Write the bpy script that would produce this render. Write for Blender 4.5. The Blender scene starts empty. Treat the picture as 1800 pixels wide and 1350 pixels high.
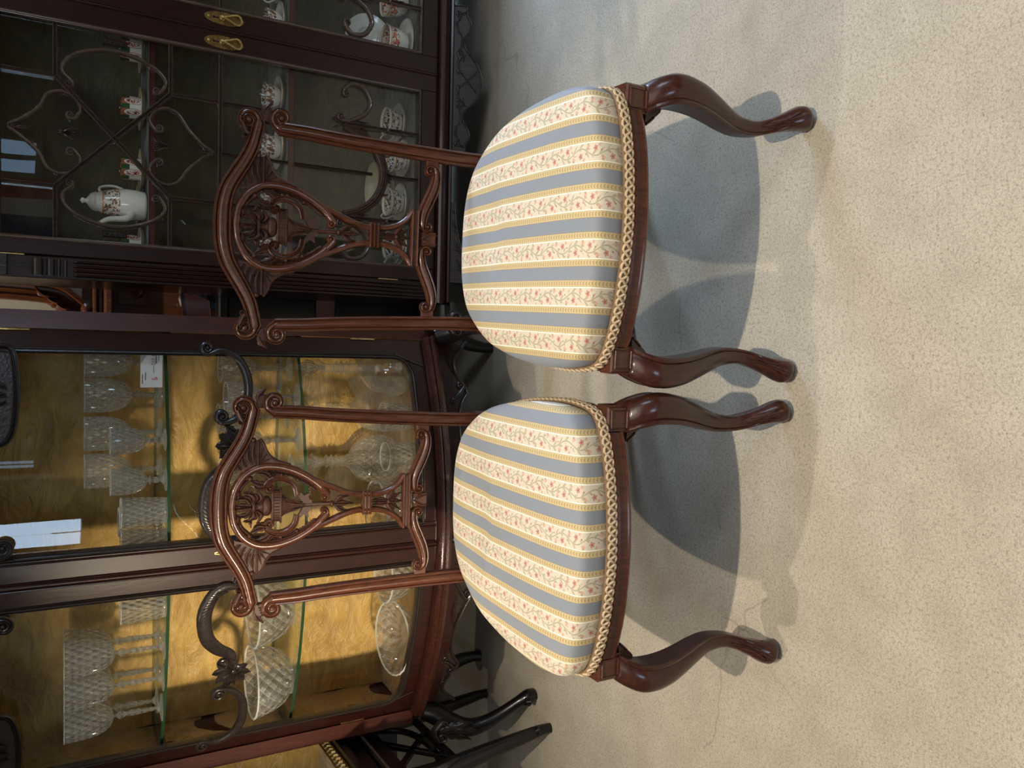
import bpy, math, random
from math import sin, cos, pi, radians as R, sqrt, atan2, hypot
from mathutils import Matrix, Vector
random.seed(7)
SC = bpy.context.scene
COL = SC.collection

# ------------------------------------------------------------------ camera, world, lights, exposure
PITCH = R(29.4); EYE = (0.0, 0.0, 1.357)
fwd = Vector((0, cos(PITCH), -sin(PITCH))); upv = Vector((0, sin(PITCH), cos(PITCH))); rgt = Vector((1, 0, 0))
cam = bpy.data.cameras.new('camera'); cam.sensor_fit = 'HORIZONTAL'; cam.sensor_width = 36; cam.lens = 28.0
cam.clip_start = 0.05; cam.clip_end = 60
co = bpy.data.objects.new('camera', cam); COL.objects.link(co)
m = Matrix.Identity(4)                                   # the photograph was taken with the camera turned on its side
for i, ax in enumerate((-upv, rgt, -fwd)):
    for j in range(3): m[j][i] = ax[j]
for j in range(3): m[j][3] = EYE[j]
co.matrix_world = m; SC.camera = co
SC.view_settings.view_transform = 'Standard'; SC.view_settings.look = 'None'
SC.view_settings.gamma = 1; SC.view_settings.use_curve_mapping = False
SC.view_settings.exposure = 0.03
w = bpy.data.worlds.new('world'); SC.world = w; w.use_nodes = True
w.node_tree.nodes['Background'].inputs[0].default_value = (.75, .85, 1, 1)
w.node_tree.nodes['Background'].inputs[1].default_value = 0.6
def spot(name, loc, to, power, col, size=R(95), blend=.6, rad=.03):
    l = bpy.data.lights.new(name, 'SPOT'); l.energy = power; l.color = col; l.spot_size = size; l.spot_blend = blend
    l.shadow_soft_size = rad
    o = bpy.data.objects.new(name, l); COL.objects.link(o); o.location = loc
    o.rotation_euler = (Vector(to) - Vector(loc)).to_track_quat('-Z', 'Y').to_euler(); return o
def area(name, loc, to, power, col, sx, sy):
    l = bpy.data.lights.new(name, 'AREA'); l.shape = 'RECTANGLE'; l.size = sx; l.size_y = sy; l.energy = power; l.color = col
    o = bpy.data.objects.new(name, l); COL.objects.link(o); o.location = loc
    o.rotation_euler = (Vector(to) - Vector(loc)).to_track_quat('-Z', 'Y').to_euler(); return o
WARM = (1, .9, .74)
spot('ceiling_spot', (.0, .22, 3.9), (-.4, .38, 0), 405, WARM, R(62), .45)
spot('ceiling_spot', (-1.45, 1.75, 2.95), (.1, 1.0, 0), 110, WARM, R(54), .6)
spot('shop_spotlight', (-1.95, -2.7, 1.7), (-.6, 2.5, .72), 1500, (1, .84, .6), R(14), .6, .16)
spot('ceiling_spot', (-1.5, 3.0, 4.0), (-1.45, 2.95, 0), 30, WARM, R(36), .6)  # added to brighten the floor behind the display table
spot('ceiling_spot', (-.6, 1.9, 4.1), (.25, 3.1, 1.35), 230, WARM, R(20), .5)
spot('added_flag_light', (1.3, -3.0, 3.6), (1.2, -4.5, 1.9), 60, WARM, R(50), .6)  # added lamp, brightens the flag so its reflection shows in the glass
area('window_daylight', (3.62, 2.85, 1.35), (1.15, 2.12, 0), 48, (.5, .7, 1), 1.0, 1.8).data.spread = R(85)
area('shopfront_daylight', (-1.1, -4.52, 1.95), (-1.1, 1, 1.5), 34, (.62, .8, 1), 1.0, 1.45)
area('added_side_light', (3.6, -1.2, 3.2), (.8, 2.6, .7), 60, (.72, .85, 1), 1.2, 1.6)  # added fill for the china cabinet front and its tracery
area('ceiling_wash', (.0, -.6, 4.1), (.0, -.6, 0), 48, (1, .93, .83), 4, 3)

# ------------------------------------------------------------------ node helper
def lin(r, g, b):
    f = lambda c: (c / 255 / 12.92) if c / 255 <= .04045 else ((c / 255 + .055) / 1.055) ** 2.4
    return (f(r), f(g), f(b), 1)
class S:
    def __init__(s, nt, k): s.nt = nt; s.k = k
    def _m(s, op, *o):
        n = s.nt.nodes.new('ShaderNodeMath'); n.operation = op
        for i, x in enumerate((s,) + o):
            if isinstance(x, S): s.nt.links.new(x.k, n.inputs[i])
            else: n.inputs[i].default_value = x
        return S(s.nt, n.outputs[0])
    def __add__(s, o): return s._m('ADD', o)
    def __sub__(s, o): return s._m('SUBTRACT', o)
    def __mul__(s, o): return s._m('MULTIPLY', o)
    def __truediv__(s, o): return s._m('DIVIDE', o)
    def __lt__(s, o): return s._m('LESS_THAN', o)
    def __gt__(s, o): return s._m('GREATER_THAN', o)
    def mod(s, o): return s._m('FLOORED_MODULO', o)
    def abs(s): return s._m('ABSOLUTE')
    def sin(s): return s._m('SINE')
    def floor(s): return s._m('FLOOR')
    def fract(s): return s._m('FRACT')
    def pow(s, o): return s._m('POWER', o)
    def sqrt(s): return s._m('SQRT')
    def min(s, o): return s._m('MINIMUM', o)
    def max(s, o): return s._m('MAXIMUM', o)
    def atan2(s, o): return s._m('ARCTAN2', o)
class Mat:
    def __init__(s, name):
        s.m = bpy.data.materials.new(name); s.m.use_nodes = True; s.nt = s.m.node_tree; s.nt.nodes.clear()
        s.out = s.nt.nodes.new('ShaderNodeOutputMaterial')
    def n(s, t, **kw):
        x = s.nt.nodes.new(t)
        for k, v in kw.items():
            if k.startswith('i_'):
                key = k[2:].replace('_', ' '); key = int(key) if key.isdigit() else key
                if isinstance(v, S): s.nt.links.new(v.k, x.inputs[key])
                elif isinstance(v, bpy.types.NodeSocket): s.nt.links.new(v, x.inputs[key])
                else: x.inputs[key].default_value = v
            else: setattr(x, k, v)
        return x
    def obj(s): return s.n('ShaderNodeTexCoord').outputs['Object']
    def xyz(s, v=None):
        q = s.n('ShaderNodeSeparateXYZ', i_0=v or s.obj()); return [S(s.nt, q.outputs[i]) for i in range(3)]
    def scale(s, v, sc): return s.n('ShaderNodeMapping', i_Vector=v, i_Scale=sc).outputs[0]
    def noise(s, v, scale, detail=4, rough=.55, dist=0):
        return S(s.nt, s.n('ShaderNodeTexNoise', i_Vector=v, i_Scale=scale, i_Detail=detail, i_Roughness=rough, i_Distortion=dist).outputs[0])
    def vor(s, v, scale, feat='F1', out=0):
        return S(s.nt, s.n('ShaderNodeTexVoronoi', feature=feat, i_Vector=v, i_Scale=scale).outputs[out])
    def ramp(s, f, *stops):
        r = s.n('ShaderNodeValToRGB', i_0=f); e = r.color_ramp.elements
        while len(e) < len(stops): e.new(.5)
        for a, (p, c) in zip(e, stops): a.position = p; a.color = c
        return r.outputs[0]
    def mix(s, f, a, b, mode='MIX'):
        x = s.n('ShaderNodeMix', data_type='RGBA', blend_type=mode)
        for i, v in ((0, f), (6, a), (7, b)):
            if isinstance(v, S): s.nt.links.new(v.k, x.inputs[i])
            elif isinstance(v, bpy.types.NodeSocket): s.nt.links.new(v, x.inputs[i])
            else: x.inputs[i].default_value = v
        return x.outputs[2]
    def bump(s, h, st=.3, d=.002):
        return s.n('ShaderNodeBump', i_Height=h, i_Strength=st, i_Distance=d).outputs[0]
    def pbsdf(s, col, rough=.4, metal=0, normal=None, coat=0, spec=.5, sheen=0, **kw):
        p = s.n('ShaderNodeBsdfPrincipled', i_Base_Color=col, i_Roughness=rough, i_Metallic=metal)
        p.inputs['Coat Weight'].default_value = coat; p.inputs['Coat Roughness'].default_value = .12
        p.inputs['Specular IOR Level'].default_value = spec; p.inputs['Sheen Weight'].default_value = sheen
        if normal is not None: s.nt.links.new(normal, p.inputs['Normal'])
        s.nt.links.new(p.outputs[0], s.out.inputs[0]); return s.m

def wood(name, dark, light, rough=.28, coat=.35, grain=(55, 55, 5), carve=0):
    M = Mat(name); v = M.obj()
    g = M.noise(M.scale(v, grain), 3.0, 6, .6, .6)
    c = M.ramp(g, (.3, lin(*dark)), (.7, lin(*light)))
    h = g
    if carve: h = M.noise(v, 140, 3) * 2.0 + g
    return M.pbsdf(c, rough, 0, M.bump(h, .12 + carve * .5, .0015), coat, .35)
CHAIRWOOD = wood('chair_mahogany', (54, 28, 19), (92, 52, 34), .3, .35)
CARVED = wood('chair_carving', (46, 26, 19), (78, 46, 33), .52, .0, carve=.15)
LEGWOOD = wood('chair_leg_mahogany', (44, 22, 17), (70, 36, 26), .3, .35)
MAHOG = wood('cabinet_mahogany', (30, 13, 10), (48, 22, 16), .3, .15)
REDPOST = wood('red_mahogany', (52, 24, 19), (78, 37, 27), .34, .12)
APRM = wood('ebonised_apron', (44, 42, 44), (68, 66, 68), .26, .7)
MOULDM = wood('moulding_mahogany', (44, 22, 18), (66, 36, 28), .2, .6)
EBON = wood('ebonised_carving', (30, 25, 23), (52, 44, 40), .3, .3, carve=.25)
ROD = wood('tracery_wood', (66, 52, 46), (98, 82, 72), .24, .6)
OAK = wood('sideboard_walnut', (70, 38, 22), (120, 70, 40), .35, .2)
BLACK = wood('black_wood', (14, 12, 13), (24, 20, 20), .3, .3)

def brass():
    M = Mat('aged_brass'); n = M.noise(M.obj(), 90, 3)
    return M.pbsdf(M.ramp(n, (.3, lin(176, 148, 88)), (.7, lin(232, 208, 146))), .42, 1)
BRASS = brass()
BRASSD = brass(); BRASSD.name = 'dull_brass_plate'
for _e, _c in zip(next(n for n in BRASSD.node_tree.nodes if n.type == 'VALTORGB').color_ramp.elements, (lin(118, 96, 54), lin(160, 134, 82))): _e.color = _c
def pane(name, tint=(1, 1, 1, 1), base=.05):
    M = Mat(name); lw = S(M.nt, M.n('ShaderNodeLayerWeight', i_Blend=.5).outputs[1])
    n = M.bump(M.noise(M.obj(), 3.0, 1), .05, .02)
    f = lw.pow(4.0) * .7 + base
    tr = M.n('ShaderNodeBsdfTransparent', i_Color=tint).outputs[0]
    gl = M.n('ShaderNodeBsdfGlossy', i_Color=(1, 1, 1, 1), i_Roughness=.0, i_Normal=n).outputs[0]
    x = M.n('ShaderNodeMixShader', i_0=f, i_1=tr, i_2=gl); M.nt.links.new(x.outputs[0], M.out.inputs[0]); return M.m
PANE = pane('cabinet_glass', (.96, .97, .95, 1), .055)
def crystal(name, cut, milky=.1, lines=.3):
    M = Mat(name); v = M.obj()
    line = None
    if cut:
        x, y, z = M.xyz(v); a = y.atan2(x)
        p = ((a * (9 / pi) + z * 30).fract() - .5).abs(); q = ((a * (9 / pi) - z * 30).fract() - .5).abs()
        nrm = M.bump((p + q) * cut, 1.0, .02)
        line = ((p < .05).max(q < .05)) * lines * (M.noise(v, 45, 2) + .35) + (M.noise(v, 210, 2) > .64) * .45  # whitened cut lines and scattered pale specks, painted in as sparkle
    else: nrm = M.bump(M.noise(v, 20, 2), .1, .004)
    lw = S(M.nt, M.n('ShaderNodeLayerWeight', i_Blend=.5, i_Normal=nrm).outputs[1])
    f = (lw.pow(2.2) * .62 + .06)._m('MINIMUM', 1.0)
    tr = M.n('ShaderNodeBsdfTransparent', i_Color=(.97, .98, .97, 1)).outputs[0]
    gl = M.n('ShaderNodeBsdfGlossy', i_Color=(1, 1, 1, 1), i_Roughness=.06, i_Normal=nrm).outputs[0]
    df = M.n('ShaderNodeBsdfTranslucent', i_Color=(.9, .92, .92, 1), i_Normal=nrm).outputs[0]
    df2 = M.n('ShaderNodeBsdfDiffuse', i_Color=(.85, .86, .84, 1), i_Normal=nrm).outputs[0]
    dm = M.n('ShaderNodeMixShader', i_0=.5, i_1=df, i_2=df2).outputs[0]
    x = M.n('ShaderNodeMixShader', i_0=f, i_1=tr, i_2=gl).outputs[0]
    g = lw * (milky * 2.2) + milky * .35
    if line is not None: g = (g + line).min(.9)
    x2 = M.n('ShaderNodeMixShader', i_0=g, i_1=x, i_2=dm)
    M.nt.links.new(x2.outputs[0], M.out.inputs[0]); return M.m
CLEAR = crystal('clear_crystal', 0, .15)
RIM = crystal('crystal_rim', 0, .9)  # strongly milky, a bright rim highlight put into the colour
CUT = crystal('cut_crystal', 1.1, .2, .36)
ETCH = crystal('etched_crystal', .35, .24, .22)
def shelfglass():
    M = Mat('green_edge_glass')
    g = M.n('ShaderNodeNewGeometry').outputs['Normal']; q = M.n('ShaderNodeSeparateXYZ', i_0=g)
    e = S(M.nt, q.outputs[2]).abs() < .5
    lw = S(M.nt, M.n('ShaderNodeLayerWeight', i_Blend=.5).outputs[1])
    tr = M.n('ShaderNodeBsdfTransparent', i_Color=(.93, .97, .94, 1)).outputs[0]
    gl = M.n('ShaderNodeBsdfGlossy', i_Color=(1, 1, 1, 1), i_Roughness=.02).outputs[0]
    x = M.n('ShaderNodeMixShader', i_0=lw.pow(3.5) * .5 + .04, i_1=tr, i_2=gl).outputs[0]
    ed = M.n('ShaderNodeBsdfPrincipled', i_Base_Color=lin(34, 66, 42), i_Roughness=.15).outputs[0]
    x2 = M.n('ShaderNodeMixShader', i_0=e, i_1=x, i_2=ed); M.nt.links.new(x2.outputs[0], M.out.inputs[0]); return M.m
SHELFG = shelfglass()
def velvet(name, a, b, crease=.5, sheen=.3, rough=.6):
    M = Mat(name); v = M.obj()
    n1 = M.noise(M.scale(v, (3.5, 3.5, 8)), 2.0, 5, .6, 1.6); n2 = M.noise(v, 7, 4, .6, 1)
    f = n1 * .6 + n2 * .4
    return M.pbsdf(M.ramp(f, (.3, lin(*a)), (.72, lin(*b))), rough, 0, M.bump(n1 * 1.5 + n2, crease, .02), 0, .4, sheen)
GOLD = velvet('gold_silk_lining', (150, 112, 48), (214, 176, 98), .6, .5, .42)
OLIVE = velvet('olive_velvet', (54, 48, 30), (96, 84, 52), .35, .3)

def fabric(name, off):
    M = Mat(name); v = M.obj(); x, y, z = M.xyz(v)
    P = .088; u = (x - off) / P; t = y + z
    a = ((u + .5).fract() - .5).abs()                    # 0 in the middle of a blue stripe, .5 in the middle of a cream one
    c = u.fract() - .5; cm = c
    fine = M.noise(v, 900, 2)
    blue = M.mix(fine, lin(116, 122, 132), lin(148, 152, 158))
    gold = M.mix(fine, lin(190, 168, 120), lin(210, 190, 146))
    q = ((t + (a - .215).abs() * .055) / .0085).fract()
    dash = (q < .42) * ((a - .215).abs() < .042)
    gold = M.mix(dash * .62, gold, lin(146, 116, 70))
    cream = M.mix(fine, lin(200, 187, 164), lin(220, 207, 186))
    LV = .085
    s = (t * (2 * pi / LV)).sin(); vine = s * .085; dv = cm - vine
    stem = dv.abs() < .014
    cream = M.mix(stem * .75, cream, lin(150, 142, 112))
    lf = ((t + dv.abs() * .09) / .019).fract()
    leaf = (lf < .36) * (dv.abs() < .10) * (dv.abs() > .02) * (M.noise(v, 90, 1) > .42)
    cream = M.mix(leaf * .7, cream, lin(158, 146, 112))
    def flower(col, ph, side, r0, petals, amt):
        k = (t / (LV / 2) + ph); vc = (k.fract() - .5) * (LV / 2 / P); sg = (k.floor().mod(2) * 2 - 1) * side
        du = cm - sg; rr = (du * du + vc * vc).sqrt(); th = vc.atan2(du)
        return (rr < ((th * petals).sin() * .22 + 1) * r0) * amt, col
    for col, ph, side, r0, pt, amt in ((lin(182, 88, 74), 0, .075, .062, 5, .68), (lin(208, 136, 112), .5, -.125, .05, 3, .6), (lin(150, 60, 52), 0, .075, .018, 3, .8),
                                       (lin(200, 124, 100), .24, .15, .036, 4, .6), (lin(178, 84, 74), .36, .04, .02, 2, .75), (lin(150, 142, 108), .5, -.165, .03, 2, .6)):
        mk, cc = flower(col, ph, side, r0, pt, amt); cream = M.mix(mk, cream, cc)
    col = M.mix(a > .145, blue, gold); col = M.mix(a > .285, col, cream)
    wl = (a - .298).abs() < .013; col = M.mix(wl, col, lin(246, 238, 218))
    dl = ((a - .147).abs() < .006).max((a - .282).abs() < .005); col = M.mix(dl * .6, col, lin(150, 122, 72))
    return M.pbsdf(col, .62, 0, M.bump(fine + a * .5, .25, .0008), 0, .3, .15)
FAB_A = fabric('striped_brocade', 0.0); FAB_B = fabric('striped_brocade_shifted', -.02)
def plain(name, c, rough=.5, **k):
    M = Mat(name); n = M.noise(M.obj(), 60, 3)
    d = tuple(max(0, q * .86) for q in c)
    return M.pbsdf(M.mix(n, lin(*d), lin(*c)), rough, **k)
GIMP = plain('cream_braid', (218, 192, 156), .7); TAPE = plain('braid_tape', (140, 112, 82), .8)
def concrete():
    M = Mat('polished_concrete'); v = M.obj()
    big = M.noise(v, 1.3, 5, .6, .5); mid = M.noise(v, 9, 5, .65); fine = M.noise(v, 150, 4, .75); f2 = M.noise(v, 330, 3, .7)
    c = M.ramp(big * .45 + mid * .55, (.32, lin(160, 149, 131)), (.5, lin(178, 167, 149)), (.68, lin(192, 181, 163)))
    c = M.mix(M.ramp(fine, (.36, (1, 1, 1, 1)), (.52, (0, 0, 0, 1))), c, lin(150, 139, 121))
    c = M.mix(M.ramp(f2, (.52, (0, 0, 0, 1)), (.66, (.55, .55, .55, 1))), c, lin(208, 197, 177))
    c = M.mix(M.ramp(f2, (.34, (.5, .5, .5, 1)), (.46, (0, 0, 0, 1))), c, lin(122, 110, 92))
    sp = (M.vor(v, 60) < .09) * (M.noise(v, 16, 2) > .53)
    c = M.mix(sp * .6, c, lin(96, 86, 72))
    sp2 = (M.vor(v, 17) < .06) * (mid > .52); c = M.mix(sp2 * .4, c, lin(120, 106, 90))
    w = M.n('ShaderNodeVectorMath', operation='ADD', i_0=v, i_1=M.scale(M.n('ShaderNodeTexNoise', i_Vector=v, i_Scale=7.0).outputs[1], (.09, .09, .09))).outputs[0]
    cr = (M.vor(w, 1.1, 'DISTANCE_TO_EDGE') < .0022) * (M.noise(v, 1.9, 2) > .56)
    c = M.mix(cr * .28, c, lin(110, 100, 86))
    return M.pbsdf(c, .55, 0, M.bump(fine + f2 * .6, .2, .002), 0, .35)
CONC = concrete()
PLASTER = plain('warm_plaster', (150, 138, 120), .8); CEIL = plain('ceiling_paint', (190, 182, 168), .85)
WALLDARK = plain('dark_wall_paint', (72, 64, 56), .8)
PORC = plain('white_porcelain', (238, 234, 224), .12, coat=.4)
def floral(name, a, b, c, lo, hi):
    M = Mat(name); v = M.obj(); x, y, z = M.xyz(v); n = M.noise(v, 60, 3, .6, 1.2); n2 = M.noise(v, 110, 2)
    band = (z > lo) * (z < hi)
    col = M.mix((n > .54) * band, lin(240, 236, 228), lin(*a)); col = M.mix((n2 > .6) * band, col, lin(*b))
    col = M.mix((n < .4) * band, col, lin(*c)); col = M.mix((z > hi) * (z < hi + .004), col, lin(190, 150, 80))
    return M.pbsdf(col, .12, 0, None, .4)
def medallion():
    M = Mat('rose_medallion_porcelain'); x, y, z = M.xyz(); v = M.obj()
    a = (y.atan2(x) * (3 / pi)).fract() - .5; u = a * .085; dz = z - .033
    r = (u * u + dz * dz).sqrt(); n = M.noise(v, 120, 3, .6, 1)
    col = M.mix(z > .042, lin(242, 238, 230), M.mix(a.abs() > .3, lin(176, 104, 78), lin(44, 92, 58)))
    col = M.mix(r < .026, col, lin(244, 240, 232)); col = M.mix((r < .019) * (n > .47), col, lin(186, 80, 56))
    col = M.mix((r < .012) * (n > .55), col, lin(120, 50, 40)); col = M.mix(((r - .026).abs() < .0016), col, lin(150, 70, 48))
    return M.pbsdf(col, .12, 0, None, .4)
MEDAL = medallion()
IMARI = floral('imari_porcelain', (206, 104, 62), (34, 44, 84), (206, 120, 70), .045, .075)
BROWNCUP = floral('brown_transfer_porcelain', (120, 78, 56), (150, 104, 76), (90, 60, 46), .028, .06)
DARKCUP = floral('dark_band_porcelain', (52, 48, 56), (96, 70, 60), (36, 38, 52), .02, .05)
CREAM = plain('cream_porcelain', (226, 216, 186), .15, coat=.3)
TAG = plain('tag_card', (226, 226, 230), .5); TAGGREY = plain('tag_grey', (170, 170, 178), .5); INK = plain('ink', (90, 90, 98), .6); RED = plain('red_ink', (190, 90, 110), .6)
FLAGR = plain('flag_red', (176, 42, 44), .8); FLAGW = plain('flag_white', (225, 225, 225), .8); FLAGB = plain('flag_blue', (40, 62, 130), .8)
MIRR = plain('cream_marble', (206, 196, 178), .3); SILVER = plain('dull_silver', (170, 168, 160), .3, metal=1.0); PINK = plain('pink_card', (170, 120, 108), .6)
def skyglass():
    M = Mat('daylit_window_glass'); e = M.n('ShaderNodeEmission', i_Color=lin(176, 214, 250), i_Strength=2.6)
    M.nt.links.new(e.outputs[0], M.out.inputs[0]); return M.m
SKYG = skyglass()

# ------------------------------------------------------------------ mesh helpers
class MB:
    def __init__(s): s.v = []; s.f = []; s.m = []
    def add(s, vs, fs, mi=0):
        b = len(s.v); s.v += [tuple(p) for p in vs]
        for f in fs: s.f.append([i + b for i in f]); s.m.append(mi)
        return s
    def build(s, name, mats, parent=None, angle=38):
        me = bpy.data.meshes.new(name); me.from_pydata(s.v, [], s.f); me.validate(); me.update()
        if not isinstance(mats, (list, tuple)): mats = [mats]
        for q in mats: me.materials.append(q)
        if len(mats) > 1: me.polygons.foreach_set('material_index', s.m[:len(me.polygons)])
        me.polygons.foreach_set('use_smooth', [True] * len(me.polygons))
        try: me.set_sharp_from_angle(angle=R(angle))
        except Exception: pass
        import bmesh
        bm = bmesh.new(); bm.from_mesh(me); bmesh.ops.recalc_face_normals(bm, faces=bm.faces); bm.to_mesh(me); bm.free()
        o = bpy.data.objects.new(name, me); COL.objects.link(o)
        if parent: o.parent = parent
        return o
def thing(name, label, cat, loc=(0, 0, 0), rz=0, group=None):
    o = bpy.data.objects.new(name, None); COL.objects.link(o); o.location = loc; o.rotation_euler = (0, 0, rz)
    o.empty_display_size = .05; return tag(o, label, cat, group)
def tag(o, label, cat, group=None):
    o['label'] = label; o['category'] = cat
    if group: o['group'] = group
    return o
def struct(o): o['kind'] = 'structure'; return o
def stuff(o): o['kind'] = 'stuff'; return o
def copy_tree(o, parent=None):
    c = o.copy(); COL.objects.link(c)
    if parent: c.parent = parent
    for ch in [x for x in o.children]: copy_tree(ch, c)
    return c
FRONT = lambda u, v, w: (u, -w, v)                       # cabinet front: u across, v up, w out of the face
IDT = lambda u, v, w: (u, v, w)
def shift(T, du=0, dv=0, dw=0): return lambda u, v, w: T(u + du, v + dv, w + dw)
def mirror(T, c=0): return lambda u, v, w: T(2 * c - u, v, w)
def cr(p, n=6, closed=False):
    out = []; N = len(p); d = len(p[0])
    for i in range(N if closed else N - 1):
        a = p[(i - 1) % N] if (closed or i > 0) else p[i]; b = p[i]; c = p[(i + 1) % N]
        e = p[(i + 2) % N] if (closed or i + 2 < N) else c
        for k in range(n):
            t = k / n
            out.append(tuple(.5 * (2 * b[j] + (c[j] - a[j]) * t + (2 * a[j] - 5 * b[j] + 4 * c[j] - e[j]) * t * t + (3 * b[j] - a[j] - 3 * c[j] + e[j]) * t ** 3) for j in range(d)))
    if not closed: out.append(tuple(p[-1]))
    return out
RND = [(-1, -1), (-1, 0), (-.87, .5), (-.5, .87), (0, 1), (.5, .87), (.87, .5), (1, 0), (1, -1)]
MLD = [(-1, -1), (-1, .4), (-.86, .66), (-.7, .62), (-.62, .3), (-.5, .6), (-.25, .92), (0, 1), (.25, .92), (.5, .6), (.62, .3), (.7, .62), (.86, .66), (1, .4), (1, -1)]
FLT = [(-1, -1), (-1, .75), (-.85, 1), (.85, 1), (1, .75), (1, -1)]
GRV = [(-1, -1), (-1, .8), (-.6, 1), (-.4, .6), (-.15, .55), (0, .9), (.15, .55), (.4, .6), (.6, 1), (1, .8), (1, -1)]
def strip(mb, T, pts, w, prof=RND, h=.006, t=.006, closed=False, mi=0):
    N = len(pts); K = len(prof); vs = []
    for i, p in enumerate(pts):
        a = pts[(i - 1) % N] if (closed or i) else p; b = pts[(i + 1) % N] if (closed or i < N - 1) else p
        tx, ty = b[0] - a[0], b[1] - a[1]; L = hypot(tx, ty) or 1; nx, ny = -ty / L, tx / L
        wi = w(i / max(1, N - 1)) if callable(w) else (w[i] if isinstance(w, (list, tuple)) else w)
        hs = (wi / w[N // 2]) if isinstance(w, list) else 1
        w0 = p[2] if len(p) > 2 else 0
        for (q, d) in prof:
            vs.append(T(p[0] + nx * q * wi / 2, p[1] + ny * q * wi / 2, w0 + (d * h * (.55 + .45 * min(1, hs)) if d > 0 else d * t)))
    fs = []
    for i in range(N if closed else N - 1):
        j = (i + 1) % N
        for k in range(K): fs.append([i * K + k, i * K + (k + 1) % K, j * K + (k + 1) % K, j * K + k])
    if not closed: fs += [list(range(K)), [(N - 1) * K + k for k in range(K)][::-1]]
    return mb.add(vs, fs, mi)
def volute(p, tan, r, sg, turns=1.35, n=26):
    L = hypot(*tan) or 1; nx, ny = -tan[1] / L * sg, tan[0] / L * sg
    cx, cy = p[0] + nx * r, p[1] + ny * r; a0 = atan2(p[1] - cy, p[0] - cx)
    return [(cx + cos(a0 + sg * 2 * pi * turns * k / n) * r * (1 - .72 * k / n), cy + sin(a0 + sg * 2 * pi * turns * k / n) * r * (1 - .72 * k / n)) for k in range(1, n + 1)], (cx, cy)
def scroll(mb, T, trace, w, prof=RND, h=.006, t=.006, start=None, end=None, n=6, mi=0):
    pts = cr(trace, n); base = [w(i / (len(pts) - 1)) if callable(w) else w for i in range(len(pts))]; cs = []
    def tail(p, tan, spec, w0):
        vp, c = volute(p, tan, spec[0], spec[1], spec[2] if len(spec) > 2 else 1.35)
        cs.append((c, spec[0])); return vp, [min(w0, spec[0] * .8) * (1 - .55 * k / len(vp)) for k in range(len(vp))]
    W = list(base)
    if end:
        vp, ww = tail(pts[-1], (pts[-1][0] - pts[-2][0], pts[-1][1] - pts[-2][1]), end, base[-1]); pe, we = vp, ww
    else: pe, we = [], []
    if start:
        vp, ww = tail(pts[0], (pts[0][0] - pts[1][0], pts[0][1] - pts[1][1]), start, base[0]); ps, ws = vp[::-1], ww[::-1]
    else: ps, ws = [], []
    strip(mb, T, ps + pts + pe, ws + W + we, prof, h, t, mi=mi)
    for c, r in cs:
        disc(mb, T, c[0], c[1], r * .92, h * .15, t, mi); dome(mb, T, c[0], c[1], r * .34, r * .34, h * 1.05, mi=mi)
    return mb
def disc(mb, T, u, v, r, w1, t, mi=0, n=20):
    vs = [T(u + r * cos(2 * pi * k / n), v + r * sin(2 * pi * k / n), w1) for k in range(n)] + [T(u + r * cos(2 * pi * k / n), v + r * sin(2 * pi * k / n), -t) for k in range(n)]
    return mb.add(vs, [list(range(n)), list(range(2 * n - 1, n - 1, -1))] + [[k, (k + 1) % n, n + (k + 1) % n, n + k] for k in range(n)], mi)
def dome(mb, T, u, v, ru, rv, h, rot=0, w0=0, mi=0, n=12, rings=4):
    vs = []; c, s = cos(rot), sin(rot)
    for j in range(rings):
        f = cos(j / rings * pi / 2); hh = sin(j / rings * pi / 2)
        for k in range(n):
            a = 2 * pi * k / n; x, y = ru * f * cos(a), rv * f * sin(a); vs.append(T(u + x * c - y * s, v + x * s + y * c, w0 + h * hh))
    vs.append(T(u, v, w0 + h)); vs.append(T(u, v, w0)); top = rings * n
    fs = [[j * n + k, j * n + (k + 1) % n, (j + 1) * n + (k + 1) % n, (j + 1) * n + k] for j in range(rings - 1) for k in range(n)]
    fs += [[(rings - 1) * n + k, (rings - 1) * n + (k + 1) % n, top] for k in range(n)] + [[(k + 1) % n, k, top + 1] for k in range(n)]
    return mb.add(vs, fs, mi)
def leaf(mb, T, a, b, wid, h=.006, bend=0, lobes=3, w0=0, mi=0, tip=.0):
    """carved leaf from a to b, lobed edge, raised mid rib, tip curling outward"""
    n = 4 * lobes + 2; du, dv = b[0] - a[0], b[1] - a[1]; L = hypot(du, dv); px, py = -dv / L, du / L; vs = []; K = 7
    for i in range(n + 1):
        t = i / n; e = sin(pi * min(1, t * .94 + .05)) ** .7 * (1 - .35 * t); lob = 1 - .28 * abs(sin(pi * lobes * t)) ** 3
        c = bend * sin(pi * t) * L; u0 = a[0] + du * t + px * c; v0 = a[1] + dv * t + py * c; hw = wid / 2 * e * lob + .0004
        for k in range(K):
            s = -1 + 2 * k / (K - 1); z = h * (1 - abs(s) ** 1.6) * (.5 + .5 * e) + h * .3 * (1 if k == 3 else 0) - h * .25 * (1 if k in (2, 4) else 0) + tip * t * t
            sl = -abs(s) * L * .06
            vs.append(T(u0 + px * s * hw + du / L * sl, v0 + py * s * hw + dv / L * sl, w0 + z))
    top = len(vs)
    for i in range(n + 1):
        for k in (0, K - 1):
            q = vs[i * K + k]; vs.append(q)
    fs = [[i * K + k, i * K + k + 1, (i + 1) * K + k + 1, (i + 1) * K + k] for i in range(n) for k in range(K - 1)]
    fs += [[i * K, (i + 1) * K, (i + 1) * K + K - 1, i * K + K - 1] for i in range(n)]
    return mb.add(vs[:top], fs, mi)
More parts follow.
